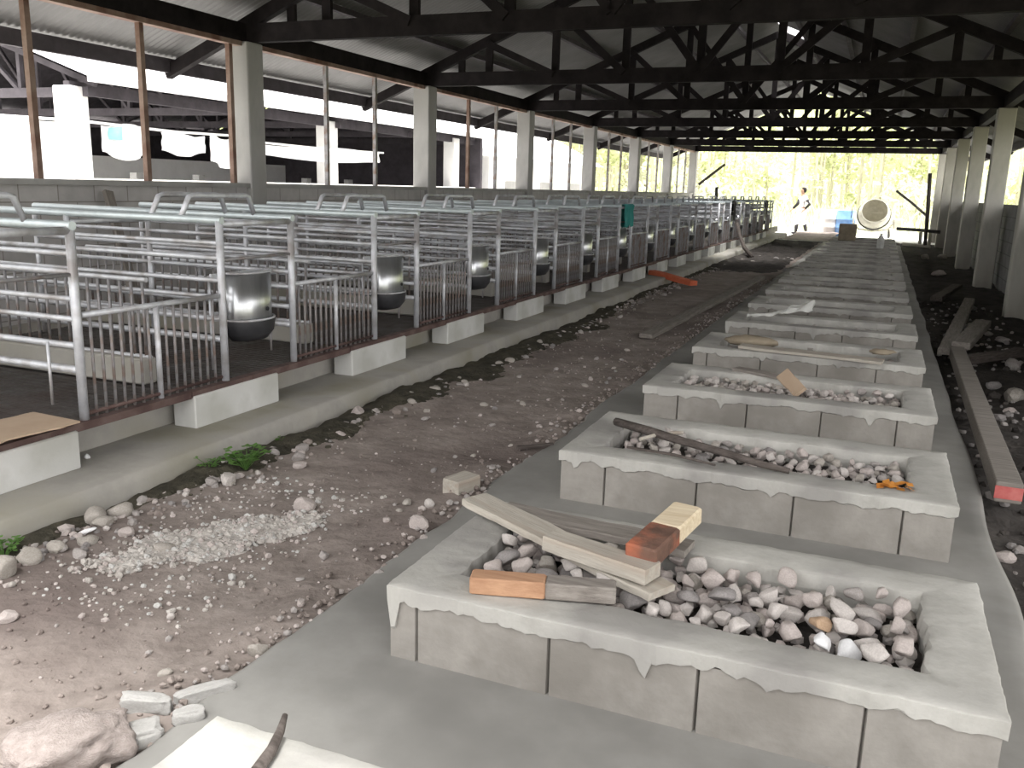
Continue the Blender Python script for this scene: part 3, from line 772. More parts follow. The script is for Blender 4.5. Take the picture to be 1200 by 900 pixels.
# orange pipe on the ledge
plank('orange_board', at(764, 319, .10), at(813, 332, .03), .14, .07, M['orange'], 'orange painted board lying from the concrete ledge down onto the path', 'board', seed=15, warp=.01, bev=.01)
# strip of wood on the path
plank('board', at(757, 394, .0), at(893, 325, .0), .13, .04, M['wood_grey'], 'narrow grey board half sunk in the dirt path', 'board', seed=16)

# ---------------------------------------------------------------- loose rocks and litter on the path
RK = [rock_mesh('rock', 400+i, 2, .75, 6, STONES[[2, 1, 3, 4, 2][i % 5]]) for i in range(10)]
def rock_at(px, py, size, label, me=None, cat='rock', seed=0, group=None, sc=(1, 1, 1), sink=.25, z=None):
    r = rnd(int(px*7+py)); p = at(px, py, 0 if z is None else z)
    zz = (path_z(p.x, p.y) if z is None and p.x < -1.5 else (0 if z is None else z))
    o = link('rock', me or r.choice(RK), None, (p.x, p.y, zz+size*(.75-sink)*sc[2])); o.scale = tuple(size*s for s in sc); o.rotation_euler = (r.uniform(-.2, .2), r.uniform(-.2, .2), r.uniform(0, 6.28))
    return tag(o, label, cat, group)
BIG = lump_mesh('rock', 9, (1, 1, .8), M['rock_pink'], .75, .30); PLA = [lump_mesh('rock', 20+i, (1, 1, 1), M['white_plaster'], .5, .22) for i in range(4)]
GRY = rock_mesh('rock', 520, 3, .85, 2, STONES[4]); GRY2 = rock_mesh('rock', 521, 3, .85, 3, STONES[4])
o = rock_at(84, 884, .10, 'big pinkish boulder at the bottom left corner', BIG, 'boulder', sc=(1.35, .95, .75)); o.rotation_euler = (0, 0, .9)
o = rock_at(160, 858, .062, 'bright white plaster chunk beside the pinkish boulder', PLA[0], 'plaster chunk', sc=(.95, .62, .45)); o.rotation_euler = (0, 0, .95)
o = rock_at(172, 827, .06, 'long pale plaster lump behind the bright white chunk', PLA[1], 'plaster chunk', sc=(1.15, .36, .42)); o.rotation_euler = (0, 0, .3)
o = rock_at(240, 812, .05, 'narrow pinkish white lump along the edge of the cement strip', PLA[2], 'plaster chunk', sc=(1.6, .36, .5)); o.rotation_euler = (0, 0, .95)
o = rock_at(222, 842, .04, 'small pale plaster lump right of the bright white chunk', PLA[3], 'plaster chunk', sc=(1.0, .5, .5)); o.rotation_euler = (0, 0, .8)
rock_at(34, 650, .052, 'round grey cobble near the left edge below the ledge', GRY, 'cobble', sc=(1.05, 1, .85))
rock_at(2, 668, .07, 'dark grey cobble cut by the left edge', GRY2, 'cobble', sc=(1, 1, .8))
rock_at(112, 604, .062, 'grey cobble against the mossy foot of the ledge, left of two', GRY2, 'cobble', sc=(1.1, .9, .8))
rock_at(140, 596, .060, 'grey cobble against the mossy foot of the ledge, right of two', GRY, 'cobble', sc=(1, 1, .8))
rock_at(101, 619, .035, 'bright white stone below the two grey cobbles', WHITE[0], 'stone', sc=(1.1, .7, .6))
rock_at(145, 580, .016, 'tiny white stone at the foot of the ledge', WHITE[1], 'stone')
rock_at(102, 537-0, .018, 'white crumb on the concrete ledge beside the whitewashed block', WHITE[1], 'stone', z=.066)
rock_at(190, 638, .042, 'flat grey stone at the front of the plaster rubble', GRY2, 'stone', sc=(1.2, .9, .6))
rock_at(10, 716, .04, 'reddish stone at the left edge of the path', M and rock_mesh('rock', 530, 2, .7, 5, STONES[1]), 'stone', sc=(1.2, .9, .7))
rock_at(302, 757, .040, 'angular tan stone by the edge of the cement strip', rock_mesh('rock', 531, 2, .9, 8, STONES[4]), 'stone', sc=(1, .8, 1))
for (px, py, s, lab) in ((352, 706, .02, 'small pink stone in the middle of the path'), (490, 617, .045, 'larger of two pinkish stones by the cement strip edge'), (497, 650-20, .03, 'smaller of two pinkish stones by the cement strip edge'), (503, 590, .030, 'upright pointed stone on the path above the planks'), (357, 588, .05, 'tall pinkish stone at the right end of the plaster rubble'), (352, 540, .035, 'stone on the path above the tall pinkish stone'), (268, 560, .05, 'long pale stone below the green weeds'), (418, 480, .05, 'pinkish stone lying at the foot of the ledge in mid path'), (200, 712, .018, 'small stone on the left of the path')):
    rock_at(px, py, s, lab, rock_mesh('rock', int(px), 2, .8, 7, STONES[1] if 'pink' in lab else STONES[0]), 'stone')
tm = plank('brick_piece', at(528, 572, .02), at(553, 563, .02), .10, .075, M['wood'], 'small tan block half sunk in the path above the planks', 'block', seed=22, warp=0)
plank('branch_piece', at(606, 525, .0), at(648, 521, .0), .02, .018, M['wood_dark'], 'short dark stick at the edge of the cement strip', 'stick', seed=23)
# loose small rocks: the larger ones one by one, the crumbs as one
r = rnd(55); spots = []
for i in range(64):
    y = 2.2+11*r.random()**1.6; spots.append((LX+.12+.16*r.random()+.1*abs(r.gauss(0, .6)), y, r.uniform(.016, .042)))
for i in range(20): spots.append((-1.72-.2*abs(r.gauss(0, .6)), 1.6+6*r.random(), r.uniform(.012, .026)))
for i in range(16): spots.append((-2.9+1.2*r.random(), 4.4+3.2*r.random(), r.uniform(.014, .03)))
for (x, y, s) in spots:
    o = link('rock', r.choice(RK), None, (x, y, path_z(x, y)+s*.35)); o.scale = (s*1.1, s, s*.9); o.rotation_euler = (r.uniform(-.3, .3), r.uniform(-.3, .3), r.uniform(0, 6.28))
    tag(o, 'loose small rock lying on the dirt path', 'rock', 'loose small rocks on the dirt path')
def crumbs(name, n, fn, mats, seed, label, cat, lo=.004, hi=.012):
    r = rnd(seed); mb = MB(); mi = []
    for i in range(n):
        x, y, z = fn(r); s = r.uniform(lo, hi)*(1 if r.random() < .85 else 1.7); me = r.choice(SMALL0); R = Matrix.Rotation(r.uniform(0, 6.28), 3, 'Z')
        mb.add([R @ (v.co*s)+Vector((x, y, z+s*.3)) for v in me.vertices], [tuple(p.vertices) for p in me.polygons]); mi += [r.randrange(len(mats))]*len(me.polygons)
    me = mb.mesh(name, mats); me.polygons.foreach_set('material_index', mi); o = link(name, me); return tag(o, label, cat, kind='stuff')
SMALL0 = [rock_mesh('crumb', 600+i, 1, .7, 4) for i in range(4)]
def pathpt(r):
    x = -2.85+1.3*r.random(); y = 1.1+10*r.random()**1.8
    return x, y, path_z(x, y)
crumbs('pebbles', 2200, pathpt, [STONES[1], STONES[2], M['dirt'], M['dirt'], M['dirt'], M['dirt'], M['dirt']], 61, 'small pebbles and crumbs scattered over the dirt path', 'pebbles', .002, .010)
def edgept(r):
    y = 1.3+14*r.random()**1.5; x = -1.56-.10*abs(r.gauss(0, .7))+.05*r.random(); return x, y, path_z(x, y)+.006
crumbs('edge_crumbs', 900, edgept, [STONES[1], STONES[2], M['dirt'], M['dirt'], M['dirt']], 67, 'dirt crumbs along the left edge of the cement strip', 'crumbs', .004, .016)
def ledgept(r):
    x = LX+.05+.22*abs(r.gauss(0, .55)); y = 1.6+18*r.random()**1.5; return x, y, path_z(x, y)
crumbs('rubble_crumbs', 1500, ledgept, [STONES[2], STONES[1], STONES[2], STONES[3], M['dirt'], M['moss'], STONES[0]], 62, 'stony rubble along the foot of the concrete ledge', 'rubble', .006, .022)
# plaster rubble: a low pale mound with lumps
pc = at(248, 625, 0); ax = (at(375, 606, 0)-at(140, 655, 0)); ax.z = 0; ax.normalize()
def mound(x, y):
    u = (x-pc.x)*ax.y-(y-pc.y)*ax.x; v = (x-pc.x)*ax.x+(y-pc.y)*ax.y
    return max(0, 1-(u/.17)**2-(v/.50)**2-.5*noise.noise(Vector((x*9, y*9, 3)))-.2*noise.noise(Vector((x*30, y*30, 3))))
mb = MB(); gx = []
def mf(u, v):
    x = pc.x-.36+.72*u; y = pc.y-.62+1.24*v; m = mound(x, y)
    return (x, y, path_z(x, y)-.012+.028*min(1, m*2)+.006*noise.noise(Vector((x*40, y*40, 1)))*min(1, m*3))
mb.grid(mf, 60, 90, False); o = mb.build('plaster_rubble', M['plaster']); tag(o, 'pale crushed plaster spread on the dirt below the ledge', 'plaster', kind='stuff')
def plpt(r):
    while True:
        x = pc.x-.36+.72*r.random(); y = pc.y-.65+1.4*r.random()
        if mound(x, y) > .02 or r.random() < .12: return x, y, path_z(x, y)+.012*min(1, mound(x, y)*2)
crumbs('plaster_crumbs', 1500, plpt, [M['plaster'], M['white_plaster'], STONES[1], M['plaster']], 64, 'pale plaster lumps over the crushed plaster', 'plaster', .003, .012)
# weeds
def weed(px, py, h, n, label, seed, x=None):
    p = at(px, py, 0); r = rnd(seed); t = thing('weed', label, 'weed', (p.x, p.y, path_z(p.x, p.y)))
    b = MB(); st = MB()
    for i in range(n):
        a = r.uniform(0, 6.28); l = h*r.uniform(.5, 1); q = Vector((math.cos(a)*l*r.uniform(.3, .9), math.sin(a)*l*r.uniform(.3, .9), l*r.uniform(.5, 1)))
        st.tube([(0, 0, 0), q*.5+Vector((0, 0, .01)), q], .0016, 4, False)
        for k in range(3):
            a2 = a+(k-1)*1.5+r.uniform(-.3, .3); d = Vector((math.cos(a2), math.sin(a2), r.uniform(-.2, .5)))*h*.22; e = Vector((-d.y, d.x, 0))*.45
            b.add([q, q+d*.5+e, q+d, q+d*.5-e], [(0, 1, 2, 3)])
    b.build('leaves', M['green_leaf'], t); st.build('stems', M['green_leaf'], t)
weed(288, 543, .14, 34, 'larger green weed growing at the foot of the ledge', 71)
weed(246, 546, .085, 16, 'small green weed left of the larger one', 72)
weed(4, 640, .10, 18, 'bright green weed at the left edge', 73)
weed(330, 510, .05, 10, 'faint green weed right of the larger one', 74)

# ---------------------------------------------------------------- right-hand ditch: timbers and rubble
t = thing('timber_beam', 'long squared timber lying along the ditch, its near end painted red', 'beam')
p0, p1 = at(1182, 578, .02), at(1121, 412, .02); d = (p1-p0).normalized()
MB().bar(p0, p1, .115, .10, bev=.005).build('beam_body', M['wood_grey'], t); MB().bar(p0-d*.004, p0+d*.006, .117, .06).build('painted_end', M['pinkred'], t)['label'] = 'red painted end'
for c in t.children: c.location = -p0
t.location = p0
plank('timber', at(1108, 412, .02), at(1136, 352, .02), .13, .06, M['wood_grey'], 'grey timber lying beyond the red-ended beam', 'timber', seed=31)
plank('timber', at(1126, 405, .06), at(1152, 378, .06), .16, .06, M['wood_grey'], 'short grey timber lying across the far end of the red-ended beam', 'timber', seed=32)
plank('timber', at(1097, 350, .02), at(1122, 335, .02), .14, .06, M['wood_dark'], 'dark timber lying across the ditch beyond the grey timber', 'timber', seed=33)
plank('pipe_length', at(1132, 422, .0), at(1196, 412, .0), .09, .07, M['wood_dark'], 'dark timber lying square to the beam in the ditch', 'timber', seed=34)
r = rnd(90)
for i, (px, py, s) in enumerate(((1190, 455, .10), (1165, 445, .07), (1150, 460, .05), (1188, 425, .09), (1140, 380, .08), (1160, 385, .07), (1175, 395, .08), (1128, 632, .032), (1130, 495, .028), (1150, 520, .025), (1185, 470, .05), (1115, 530, .03), (1100, 318, .12), (1085, 300, .14), (1105, 300, .12), (1180, 640, .05), (1160, 500, .05))):
    p = at(px, py, -.05); o = link('rubble_rock', r.choice(RK), None, (p.x, p.y, ditch_z(p.x, p.y)+s*.4)); o.scale = (s*1.2, s, s*.8); o.rotation_euler = (0, 0, r.uniform(0, 6))
    tag(o, 'rough lump of rubble lying in the dark ditch on the right', 'rubble', 'rubble lumps in the right ditch')
def ditchpt(r):
    x = .62+.9*r.random(); y = 2.2+12*r.random()**1.5; return x, y, ditch_z(x, y)
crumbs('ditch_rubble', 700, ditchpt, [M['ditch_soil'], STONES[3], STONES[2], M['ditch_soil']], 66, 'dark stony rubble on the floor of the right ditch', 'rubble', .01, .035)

# ---------------------------------------------------------------- beyond the far end
GZ = -.17
# brick-coloured block and bottle on the far planters
p = at(990, 284, .24); MBo = MB().box((0, 0, .21), (.42, .30, .42), bev=.015).build('carton', M['sack']); MBo.location = (p.x, 24.50, .232); tag(MBo, 'brown carton standing on a far planter in front of the blue drum', 'box')
p = at(1031, 292, .235)
t = thing('bottle', 'pale plastic bottle standing on a far planter in front of the mixer', 'bottle', (p.x, 21.46, .229))
MB().lathe([(0, 0), (.07, 0), (.075, .02), (.075, .20), (.05, .26), (.026, .29), (.026, .30), (0, .30)], 14).build('bottle_body', M['plastic'], t)
MB().lathe([(.03, .29), (.03, .33), (0, .33)], 10).build('cap', M['tarp'], t)
def drum(px, py, m, label, h=.9, rad=.30, nm='drum'):
    p = at(px, py, GZ); t = thing(nm, label, 'drum', (p.x, p.y, GZ))
    MB().lathe([(0, 0), (rad*.95, 0), (rad, .03), (rad, h*.32), (rad*1.04, h*.34), (rad*1.04, h*.37), (rad, h*.39), (rad, h*.64), (rad*1.04, h*.66), (rad*1.04, h*.69), (rad, h*.71), (rad, h*.96), (rad*.95, h)], 24).build('drum_body', m, t)
    MB().lathe([(rad*.95, h-.005), (rad*.97, h+.02), (rad*.9, h+.025), (rad*.88, h), (0, h)], 24).build('lid', m, t)
drum(989, 277, M['blue'], 'blue plastic drum left of the mixer', .95, .36)
drum(971, 276, M['white_paint'], 'white drum left of the blue one', .95, .34)
# cement mixer, mouth towards the shed
p = at(1021, 279, GZ); mx = thing('cement_mixer', 'pale cement mixer standing beyond the far end of the planters', 'cement mixer', (p.x, p.y, GZ), .05)
T = Matrix.Rotation(math.radians(68), 3, 'X')
dc = Vector((0, 0, .86))
MB().lathe([(0, -.50), (.30, -.48), (.52, -.12), (.56, -.04), (.56, .10), (.46, .42), (.44, .42), (.52, .10), (.50, -.04), (.28, -.44), (0, -.45)], 32, T, dc).build('mixing_drum', M['mixer'], mx)
MB().lathe([(.565, -.02), (.60, -.02), (.60, .05), (.565, .05)], 36, T, dc).build('ring_gear', M['dark_metal'], mx)
bl = MB(); bl.bar(T @ Vector((-.30, 0, .2))+dc, T @ Vector((.30, 0, .2))+dc, .10, .012); bl.build('mixing_blade', M['mixer'], mx)
fr = MB(); fr.tube([(-.68, 0, .90), (-.70, .05, .55), (-.5, .1, .32), (0, .1, .26), (.5, .1, .32), (.70, .05, .55), (.68, 0, .90)], .035, 10); fr.build('yoke', M['mixer'], mx)
MB().box((.86, .1, .55), (.30, .4, .38), bev=.03).build('motor_box', M['mixer'], mx)
for s in (-1, 1):
    lg = MB(); lg.bar((s*.62, .1, .42), (s*.66, -.45, 0), .05, .05); lg.build('leg', M['mixer'], mx)
    wh = MB(); wh.lathe([(.05, -.04), (.20, -.045), (.22, -.02), (.22, .02), (.20, .045), (.05, .04), (.05, -.04)], 20, Matrix.Rotation(math.pi/2, 3, 'Y'), (s*.62, .50, .22)); w_ = wh.build('wheel', M['dark_metal'], mx)
    MB().tube([(s*.62, .5, .22), (s*.62, .1, .42)], .025, 6).build('wheel_strut', M['mixer'], mx)
hw = MB(); hw.lathe([(.19, -.012), (.215, 0), (.19, .012), (.17, 0), (.19, -.012)], 24, Matrix.Rotation(math.pi/2, 3, 'Y'), (-.78, 0, .9)); hw.build('hand_wheel', M['dark_metal'], mx)
# poles
def pole(p0, p1, rad, m, label, nm='pole', cat='pole'):
    b = MB(); b.tube([p0, p0.lerp(p1, .5)+Vector((.01, 0, .01)), p1], rad, 8); o = recenter(b.build(nm, m)); return tag(o, label, cat)
def far(px, py, Y): return atY(px, py, Y)
pa = far(1084, 289, 29.5); pa.z = GZ
pole(pa, far(1090, 203, 29.5), .055, M['wood_dark'], 'dark upright pole between the mixer and the right columns')
pole(far(1051, 224, 30.2), far(1086, 253, 29.5), .04, M['wood_grey'], 'thin pole slanting down to the dark upright pole')
for i, (a, b_, l) in enumerate((((1051, 268), (1102, 272), 'upper'), ((1058, 286), (1090, 290), 'lower'))):
    pole(far(*a, 29.8), far(*b_, 29.4), .05, M['dark_metal'] if i == 0 else M['mixer'], f'{l} horizontal bar behind the dark upright pole', 'rail', 'rail')
for x in (1079, 1090):
    q = far(x, 272, 29.7); pole(Vector((q.x, q.y, GZ)), q, .05, M['mixer'], f'{"left" if x == 1079 else "right"} short pale stake under the horizontal bars', 'stake', 'stake')
pole(far(819, 216, 33.5), far(849, 193, 34.2), .05, M['wood_dark'], 'dark pole slanting up from the last left column')
q = far(839, 240, 33.0); pole(Vector((q.x, q.y, GZ)), far(840, 219, 33), .06, M['dark_metal'], 'short dark post beyond the last left column', 'post', 'post')
for i in range(2): pole(far(826+9*i, 212+2*i, 36), Vector((far(862+8*i, 234, 33.5).x+.35, 33.3, GZ)), .05, M['white_paint'], f'{"left" if i == 0 else "right"} pale pipe of two slanting down behind the crates', 'pipe', 'pipe')
# rocks at the end of the path
r = rnd(12)
for i in range(10):
    x, y = -2.5+1.0*r.random(), 16.5+5*r.random(); s = r.uniform(.04, .09)
    o = link('rock', r.choice(RK), None, (x, y, path_z(x, y)+s*.3)); o.scale = (s, s, s*.8); tag(o, 'loose rock at the far end of the dirt path', 'rock', 'loose rocks at the far end of the path')

# the person walking past the far end
def skinned(name, chain, m, parent, sub=2):
    vs, es, rs, idx = [], [], [], {}
    def v(key, p, rad):
        idx[key] = len(vs); vs.append(p); rs.append(rad)
    for it in chain['v']: v(*it)
    es = [(idx[a], idx[b]) for a, b in chain['e']]
    me = bpy.data.meshes.new(name); me.from_pydata(vs, es, []); o = bpy.data.objects.new(name, me); COL.objects.link(o)
    sk = o.modifiers.new('skin', 'SKIN'); sk.use_smooth_shade = True
    for i, d in enumerate(me.skin_vertices[0].data):
        q = rs[i]; d.radius = (q, q) if not isinstance(q, tuple) else q; d.use_root = i == 0
    ss = o.modifiers.new('sub', 'SUBSURF'); ss.levels = sub; ss.render_levels = sub
    dg = bpy.context.evaluated_depsgraph_get(); me2 = bpy.data.meshes.new_from_object(o.evaluated_get(dg)); me2.name = name
    bpy.data.objects.remove(o); me2.materials.clear(); me2.materials.append(m)
    return link(name, me2, parent)
p = at(937, 274, GZ)
pe = thing('person', 'person in white with dark sleeves walking past the far end of the path', 'person', (p.x, p.y, GZ), math.radians(-60))
# local frame: facing -y, x to the person's left
J = [('pel', (0, 0, .95), (.13, .10)), ('wai', (0, .01, 1.10), (.12, .09)), ('che', (0, -.01, 1.32), (.15, .10)), ('shc', (0, 0, 1.44), (.09, .075)), ('nek', (0, -.01, 1.52), .052), ('hd0', (0, -.02, 1.60), (.070, .085)), ('hd1', (0, -.015, 1.70), (.074, .092)), ('hd2', (0, -.005, 1.77), .05),
     ('nose', (0, -.112, 1.655), .012)]
E_ = [('pel', 'wai'), ('wai', 'che'), ('che', 'shc'), ('shc', 'nek'), ('nek', 'hd0'), ('hd0', 'hd1'), ('hd1', 'hd2')]
for s, n, ph in ((1, 'l', .28), (-1, 'r', -.24)):
    J += [('hip'+n, (s*.09, 0, .90), .088), ('kne'+n, (s*.10, -ph*.75-.03, .50), .056), ('cal'+n, (s*.10, -ph*.85+.03, .33), .054), ('ank'+n, (s*.10, -ph+.06, .09), .036), ('hee'+n, (s*.10, -ph+.09, .045), .036), ('toe'+n, (s*.105, -ph-.12, .035), .032),
          ('sho'+n, (s*.18, 0, 1.42), .056), ('elb'+n, (s*.25, ph*.5+.03, 1.15), .040), ('wri'+n, (s*.25, ph*.5-.16, .95), .027), ('pal'+n, (s*.25, ph*.5-.21, .90), (.022, .040))]
    E_ += [('pel', 'hip'+n), ('hip'+n, 'kne'+n), ('kne'+n, 'cal'+n), ('cal'+n, 'ank'+n), ('ank'+n, 'hee'+n), ('hee'+n, 'toe'+n), ('shc', 'sho'+n), ('sho'+n, 'elb'+n), ('elb'+n, 'wri'+n), ('wri'+n, 'pal'+n)]
    for f in range(4):
        a = (f-1.5)*.019; J += [(f'f{f}a'+n, (s*(.25+.002), ph*.5-.255+.01*abs(f-1.5), .865+a), .009), (f'f{f}b'+n, (s*.243, ph*.5-.285+.012*abs(f-1.5), .835+a), .0075)]
        E_ += [('pal'+n, f'f{f}a'+n), (f'f{f}a'+n, f'f{f}b'+n)]
    J += [('tha'+n, (s*.225, ph*.5-.215, .925), .010), ('thb'+n, (s*.215, ph*.5-.25, .905), .008)]; E_ += [('pal'+n, 'tha'+n), ('tha'+n, 'thb'+n)]
J = [j for j in J if j[0] != 'nose']
skinned('body', {'v': J, 'e': E_}, M['skin'], pe)
D_ = {j[0]: j for j in J}
def cloth(name, keys, edges, m, grow, over={}):
    vv = []
    for k in keys:
        kk, p_, rr_ = D_[k]; p_ = over.get(k, p_); rr_ = rr_ if isinstance(rr_, tuple) else (rr_, rr_); vv.append((k, p_, (rr_[0]+grow, rr_[1]+grow)))
    return skinned(name, {'v': vv, 'e': edges}, m, pe)
cloth('shirt', ['pel', 'wai', 'che', 'shc', 'shol', 'elbl', 'shor', 'elbr'], [('pel', 'wai'), ('wai', 'che'), ('che', 'shc'), ('shc', 'shol'), ('shol', 'elbl'), ('shc', 'shor'), ('shor', 'elbr')], M['white_cloth'], .022)
for n, nm in (('l', 'left'), ('r', 'right')):
    a, b_ = Vector(D_['sho'+n][1]), Vector(D_['wri'+n][1]); e = Vector(D_['elb'+n][1])
    MB().tube([a.lerp(e, .35), e, e.lerp(b_, .85)], [.072, .060, .042], 12).build('sleeve', M['black_cloth'], pe)['label'] = 'dark sleeve'
cloth('trousers', ['pel', 'hipl', 'knel', 'call', 'hipr', 'kner', 'calr'], [('pel', 'hipl'), ('hipl', 'knel'), ('knel', 'call'), ('pel', 'hipr'), ('hipr', 'kner'), ('kner', 'calr')], M['white_cloth'], .022)
for n in 'lr':
    a, b_ = Vector(D_['cal'+n][1]), Vector(D_['ank'+n][1]); h_, t_ = Vector(D_['hee'+n][1]), Vector(D_['toe'+n][1])
    MB().tube([a.lerp(b_, -.2), a.lerp(b_, .4), b_], [.072, .068, .056], 12).tube([h_, h_.lerp(t_, .5), t_], [.050, .052, .040], 10).build('boot', M['black_cloth'], pe)
hm = rock_mesh('hair', 700, 3, 1.0, 0, M['hair'])
for v in hm.vertices:
    c = v.co.normalized(); f = 1.0 if c.y > -.25 or c.z > .45 else .80
    v.co = Vector((c.x*.092*f, c.y*.112*f+.012, (c.z*.10 if c.z > 0 else c.z*.14)*f+1.71))
for pl in hm.polygons: pl.use_smooth = True
link('hair', hm, pe)
for s in (-1, 1):
    MB().lathe([(0, -.012), (.009, -.008), (.012, 0), (.009, .008), (0, .012)], 8, c=(s*.031, -.094, 1.69)).build('eye', M['black_cloth'], pe)
MB().tube([(0, -.095, 1.70), (0, -.118, 1.655), (0, -.10, 1.645)], [.006, .013, .010], 8).build('nose', M['skin'], pe)
MB().bar((-.022, -.097, 1.612), (.022, -.097, 1.612), .012, .008).build('mouth', M['wood_rust'], pe)

# ---------------------------------------------------------------- next shed on the left
NX, NZ, NYA, NYB = -10.0, 2.47, 8.9, 21.5
mb = MB()
for s in (0, 1):
    xs = (NX+.35, NX-4.2) if s == 0 else (NX-4.2, NX-8.8)
    for j in range(40):
        pass
def nroof(x): return NZ+.12+.34*(min(NX+.35-x, x-(NX-8.8)))
for s in (0, 1):
    mb = MB(); xs = [NX+.35, NX-1.4, NX-4.2] if s == 0 else [NX-4.2, NX-6.5, NX-8.8]
    n = int((NYB-NYA)/.06)
    for i in range(n+1):
        for x in xs: mb.v.append((x, NYA+i*.06, nroof(x)+.007*math.cos(i*1.9)))
    for i in range(n):
        for j in range(2):
            a = i*3+j; mb.f.append((a, a+3, a+4, a+1)); mb.sm.append(True)
    struct(mb.build('ceiling_next_shed', M['roof_out'])); lo = MB(); lo.v = [(x, y, z-.03) for x, y, z in mb.v]; lo.f = mb.f; lo.sm = mb.sm; struct(lo.build('ceiling_shade_layer', M['purlin']))  # dark copy under the bright roof puts the underside's shade into its colour
b = MB(); b.box((NX, (NYA+NYB)/2, NZ-.02), (.10, NYB-NYA, .16)); tag(b.build('eave_beam', M['purlin']), 'dark eave beam of the next shed over its white columns', 'beam')
cm = MB().box((0, 0, (NZ-GZ)/2), (.30, .30, NZ-GZ), bev=.01).mesh('white_column', M['white_paint'])
for i, y in enumerate((9.0, 14.9, 20.3)):
    o = link('white_column', cm, None, (NX-.05, y, GZ)); tag(o, f'{("nearest", "middle", "farthest")[i]} white column of the next shed on the left', 'column', 'white columns of the next shed')
for i in range(5):
    t = thing('roof_truss', f'{ORD[i]} roof truss from the near end of the next shed', 'roof truss', (0, NYA+.2+i*2.95, 0), 0, 'trusses of the next shed')
    MB().bar((NX+.2, 0, NZ-.06), (NX-8.6, 0, NZ-.06), .08, .12).build('bottom_chord', M['purlin'], t)
    for s in (0, 1):
        xa = NX+.3 if s == 0 else NX-8.7; MB().bar((xa, 0, nroof(xa)-.09), (NX-4.2, 0, nroof(NX-4.2)-.09), .07, .1).build('top_chord', M['purlin'], t)
    for j in range(1, 8):
        x = NX-8.4*j/8; MB().bar((x, 0, NZ-.06), (x, 0, nroof(x)-.08), .06, .06).build('vertical_post', M['purlin'], t)
        if j < 7: MB().bar((x, .0, NZ-.06), (x-1.05, 0, nroof(x-1.05)-.1), .06, .05).build('diagonal_brace', M['purlin'], t)
wall('wall_next_shed', NX, 9.1, 21.5, GZ, 1.30, .14, M['white_paint'])
wall('wall_next_shed_shade', NX-8.2, 8.9, 21.5, GZ, 2.66, .15, M['purlin'])  # added dark wall, put in to make the shed's interior read as shaded
wall('wall_next_shed_inner', NX-6.0, 8.9, 21.5, GZ, 1.75, .15, M['white_paint'])
mb = MB(); pf = [(NX+.2, GZ), (NX-8.6, GZ), (NX-8.6, 2.6), (NX-4.2, 4.1), (NX+.2, 2.6)]
mb.add([(x, 21.5, z) for x, z in pf]+[(x, 21.62, z) for x, z in pf], [(0, 1, 2, 3, 4), (9, 8, 7, 6, 5)]+[(i, (i+1) % 5+0, (i+1) % 5+5, i+5) for i in range(5)]); struct(mb.build('wall_next_shed_end', M['purlin']))
tag(MB().box((NX+.40, (NYA+NYB)/2, NZ+.09), (.05, NYB-NYA, .09)).build('gutter', M['roof_out']), 'white gutter along the eave of the next shed', 'gutter')
wall('wall_next_shed_end', -5, 0, .01, 0, .01, .01, M['white_paint']) if 0 else None
ms = MB().box((0, 0, .785), (.16, .16, 1.57)).mesh('inner_post', M['column'])
for i, y in enumerate((10.4, 12.6, 14.2, 16.0, 17.8, 19.6)):
    tag(link('inner_post', ms, None, (NX-2.6, y, GZ)), f'{ORD[i]} grey post standing inside the next shed', 'post', 'grey posts inside the next shed')
def hang(y0, y1, z0, z1, x, seed, label, print_=False):
    t = thing('tarp', label, 'tarp', (x, (y0+y1)/2, z1))
    b = MB()
    def f(u, v):
        y = y0+(y1-y0)*u; sag = .10*(math.sin(math.pi*u))*(1 if v > 0 else 0)
        return (.05*noise.noise(Vector((u*5, v*2, seed)))+.02*math.sin(u*18+seed), y-(y0+y1)/2, -(z1-z0)*v*(1-.22*abs(math.cos(math.pi*u))**3)-.05*math.sin(u*math.pi*2+seed)*(1-v)*.6)
    b.grid(f, 40, 14); b.build('sheet', M['tarp'], t)
    if print_:
        b = MB(); b.grid(lambda u, v: (lambda q: (q[0]+.012, q[1], q[2]))(f(.18+.24*u, .06+.38*v)), 12, 8); b.build('turquoise_print', M['tarp_green'], t)
hang(9.25, 10.1, 1.55, 2.02, NX+.16, 1, 'white tarp with a turquoise print hung in the next shed', True)
hang(10.35, 11.25, 1.65, 1.98, NX+.16, 3, 'bunched white tarp hung right of the printed one')
hang(11.4, 12.1, 1.5, 1.98, NX+.16, 5, 'short white tarp hung behind the nearest left column')
hang(12.5, 16.5, 1.7, 1.95, NX+.16, 7, 'long low white tarp hung between white columns of the next shed')
hang(6.3, 8.85, 1.1, 2.02, NX+.1, 9, 'large white sheet hung at the near end of the next shed')
for i, (ya, yb, x) in enumerate(((6.3, 8.85, NX+.1), (9.0, 12.3, NX+.16), (12.3, 16.6, NX+.16))):
    b = MB(); b.tube([(x, ya-.05, 2.03 if i < 2 else 1.96), (x, (ya+yb)/2, 2.0 if i < 2 else 1.94), (x, yb+.05, 2.03 if i < 2 else 1.96)], .02, 6)
    tag(b.build('tarp_rail', M['white_paint']), ('rail over the large white sheet at the near end of the next shed', 'rail over the printed white tarp in the next shed', 'rail over the long low tarp in the next shed')[i], 'rail')
q_ = MB().box((0, 0, 1.1), (.12, .12, 2.25)).build('tarp_post', M['white_paint']); q_.location = (NX+.1, 6.25, GZ); tag(q_, 'white post at the near end of the large white sheet', 'post')
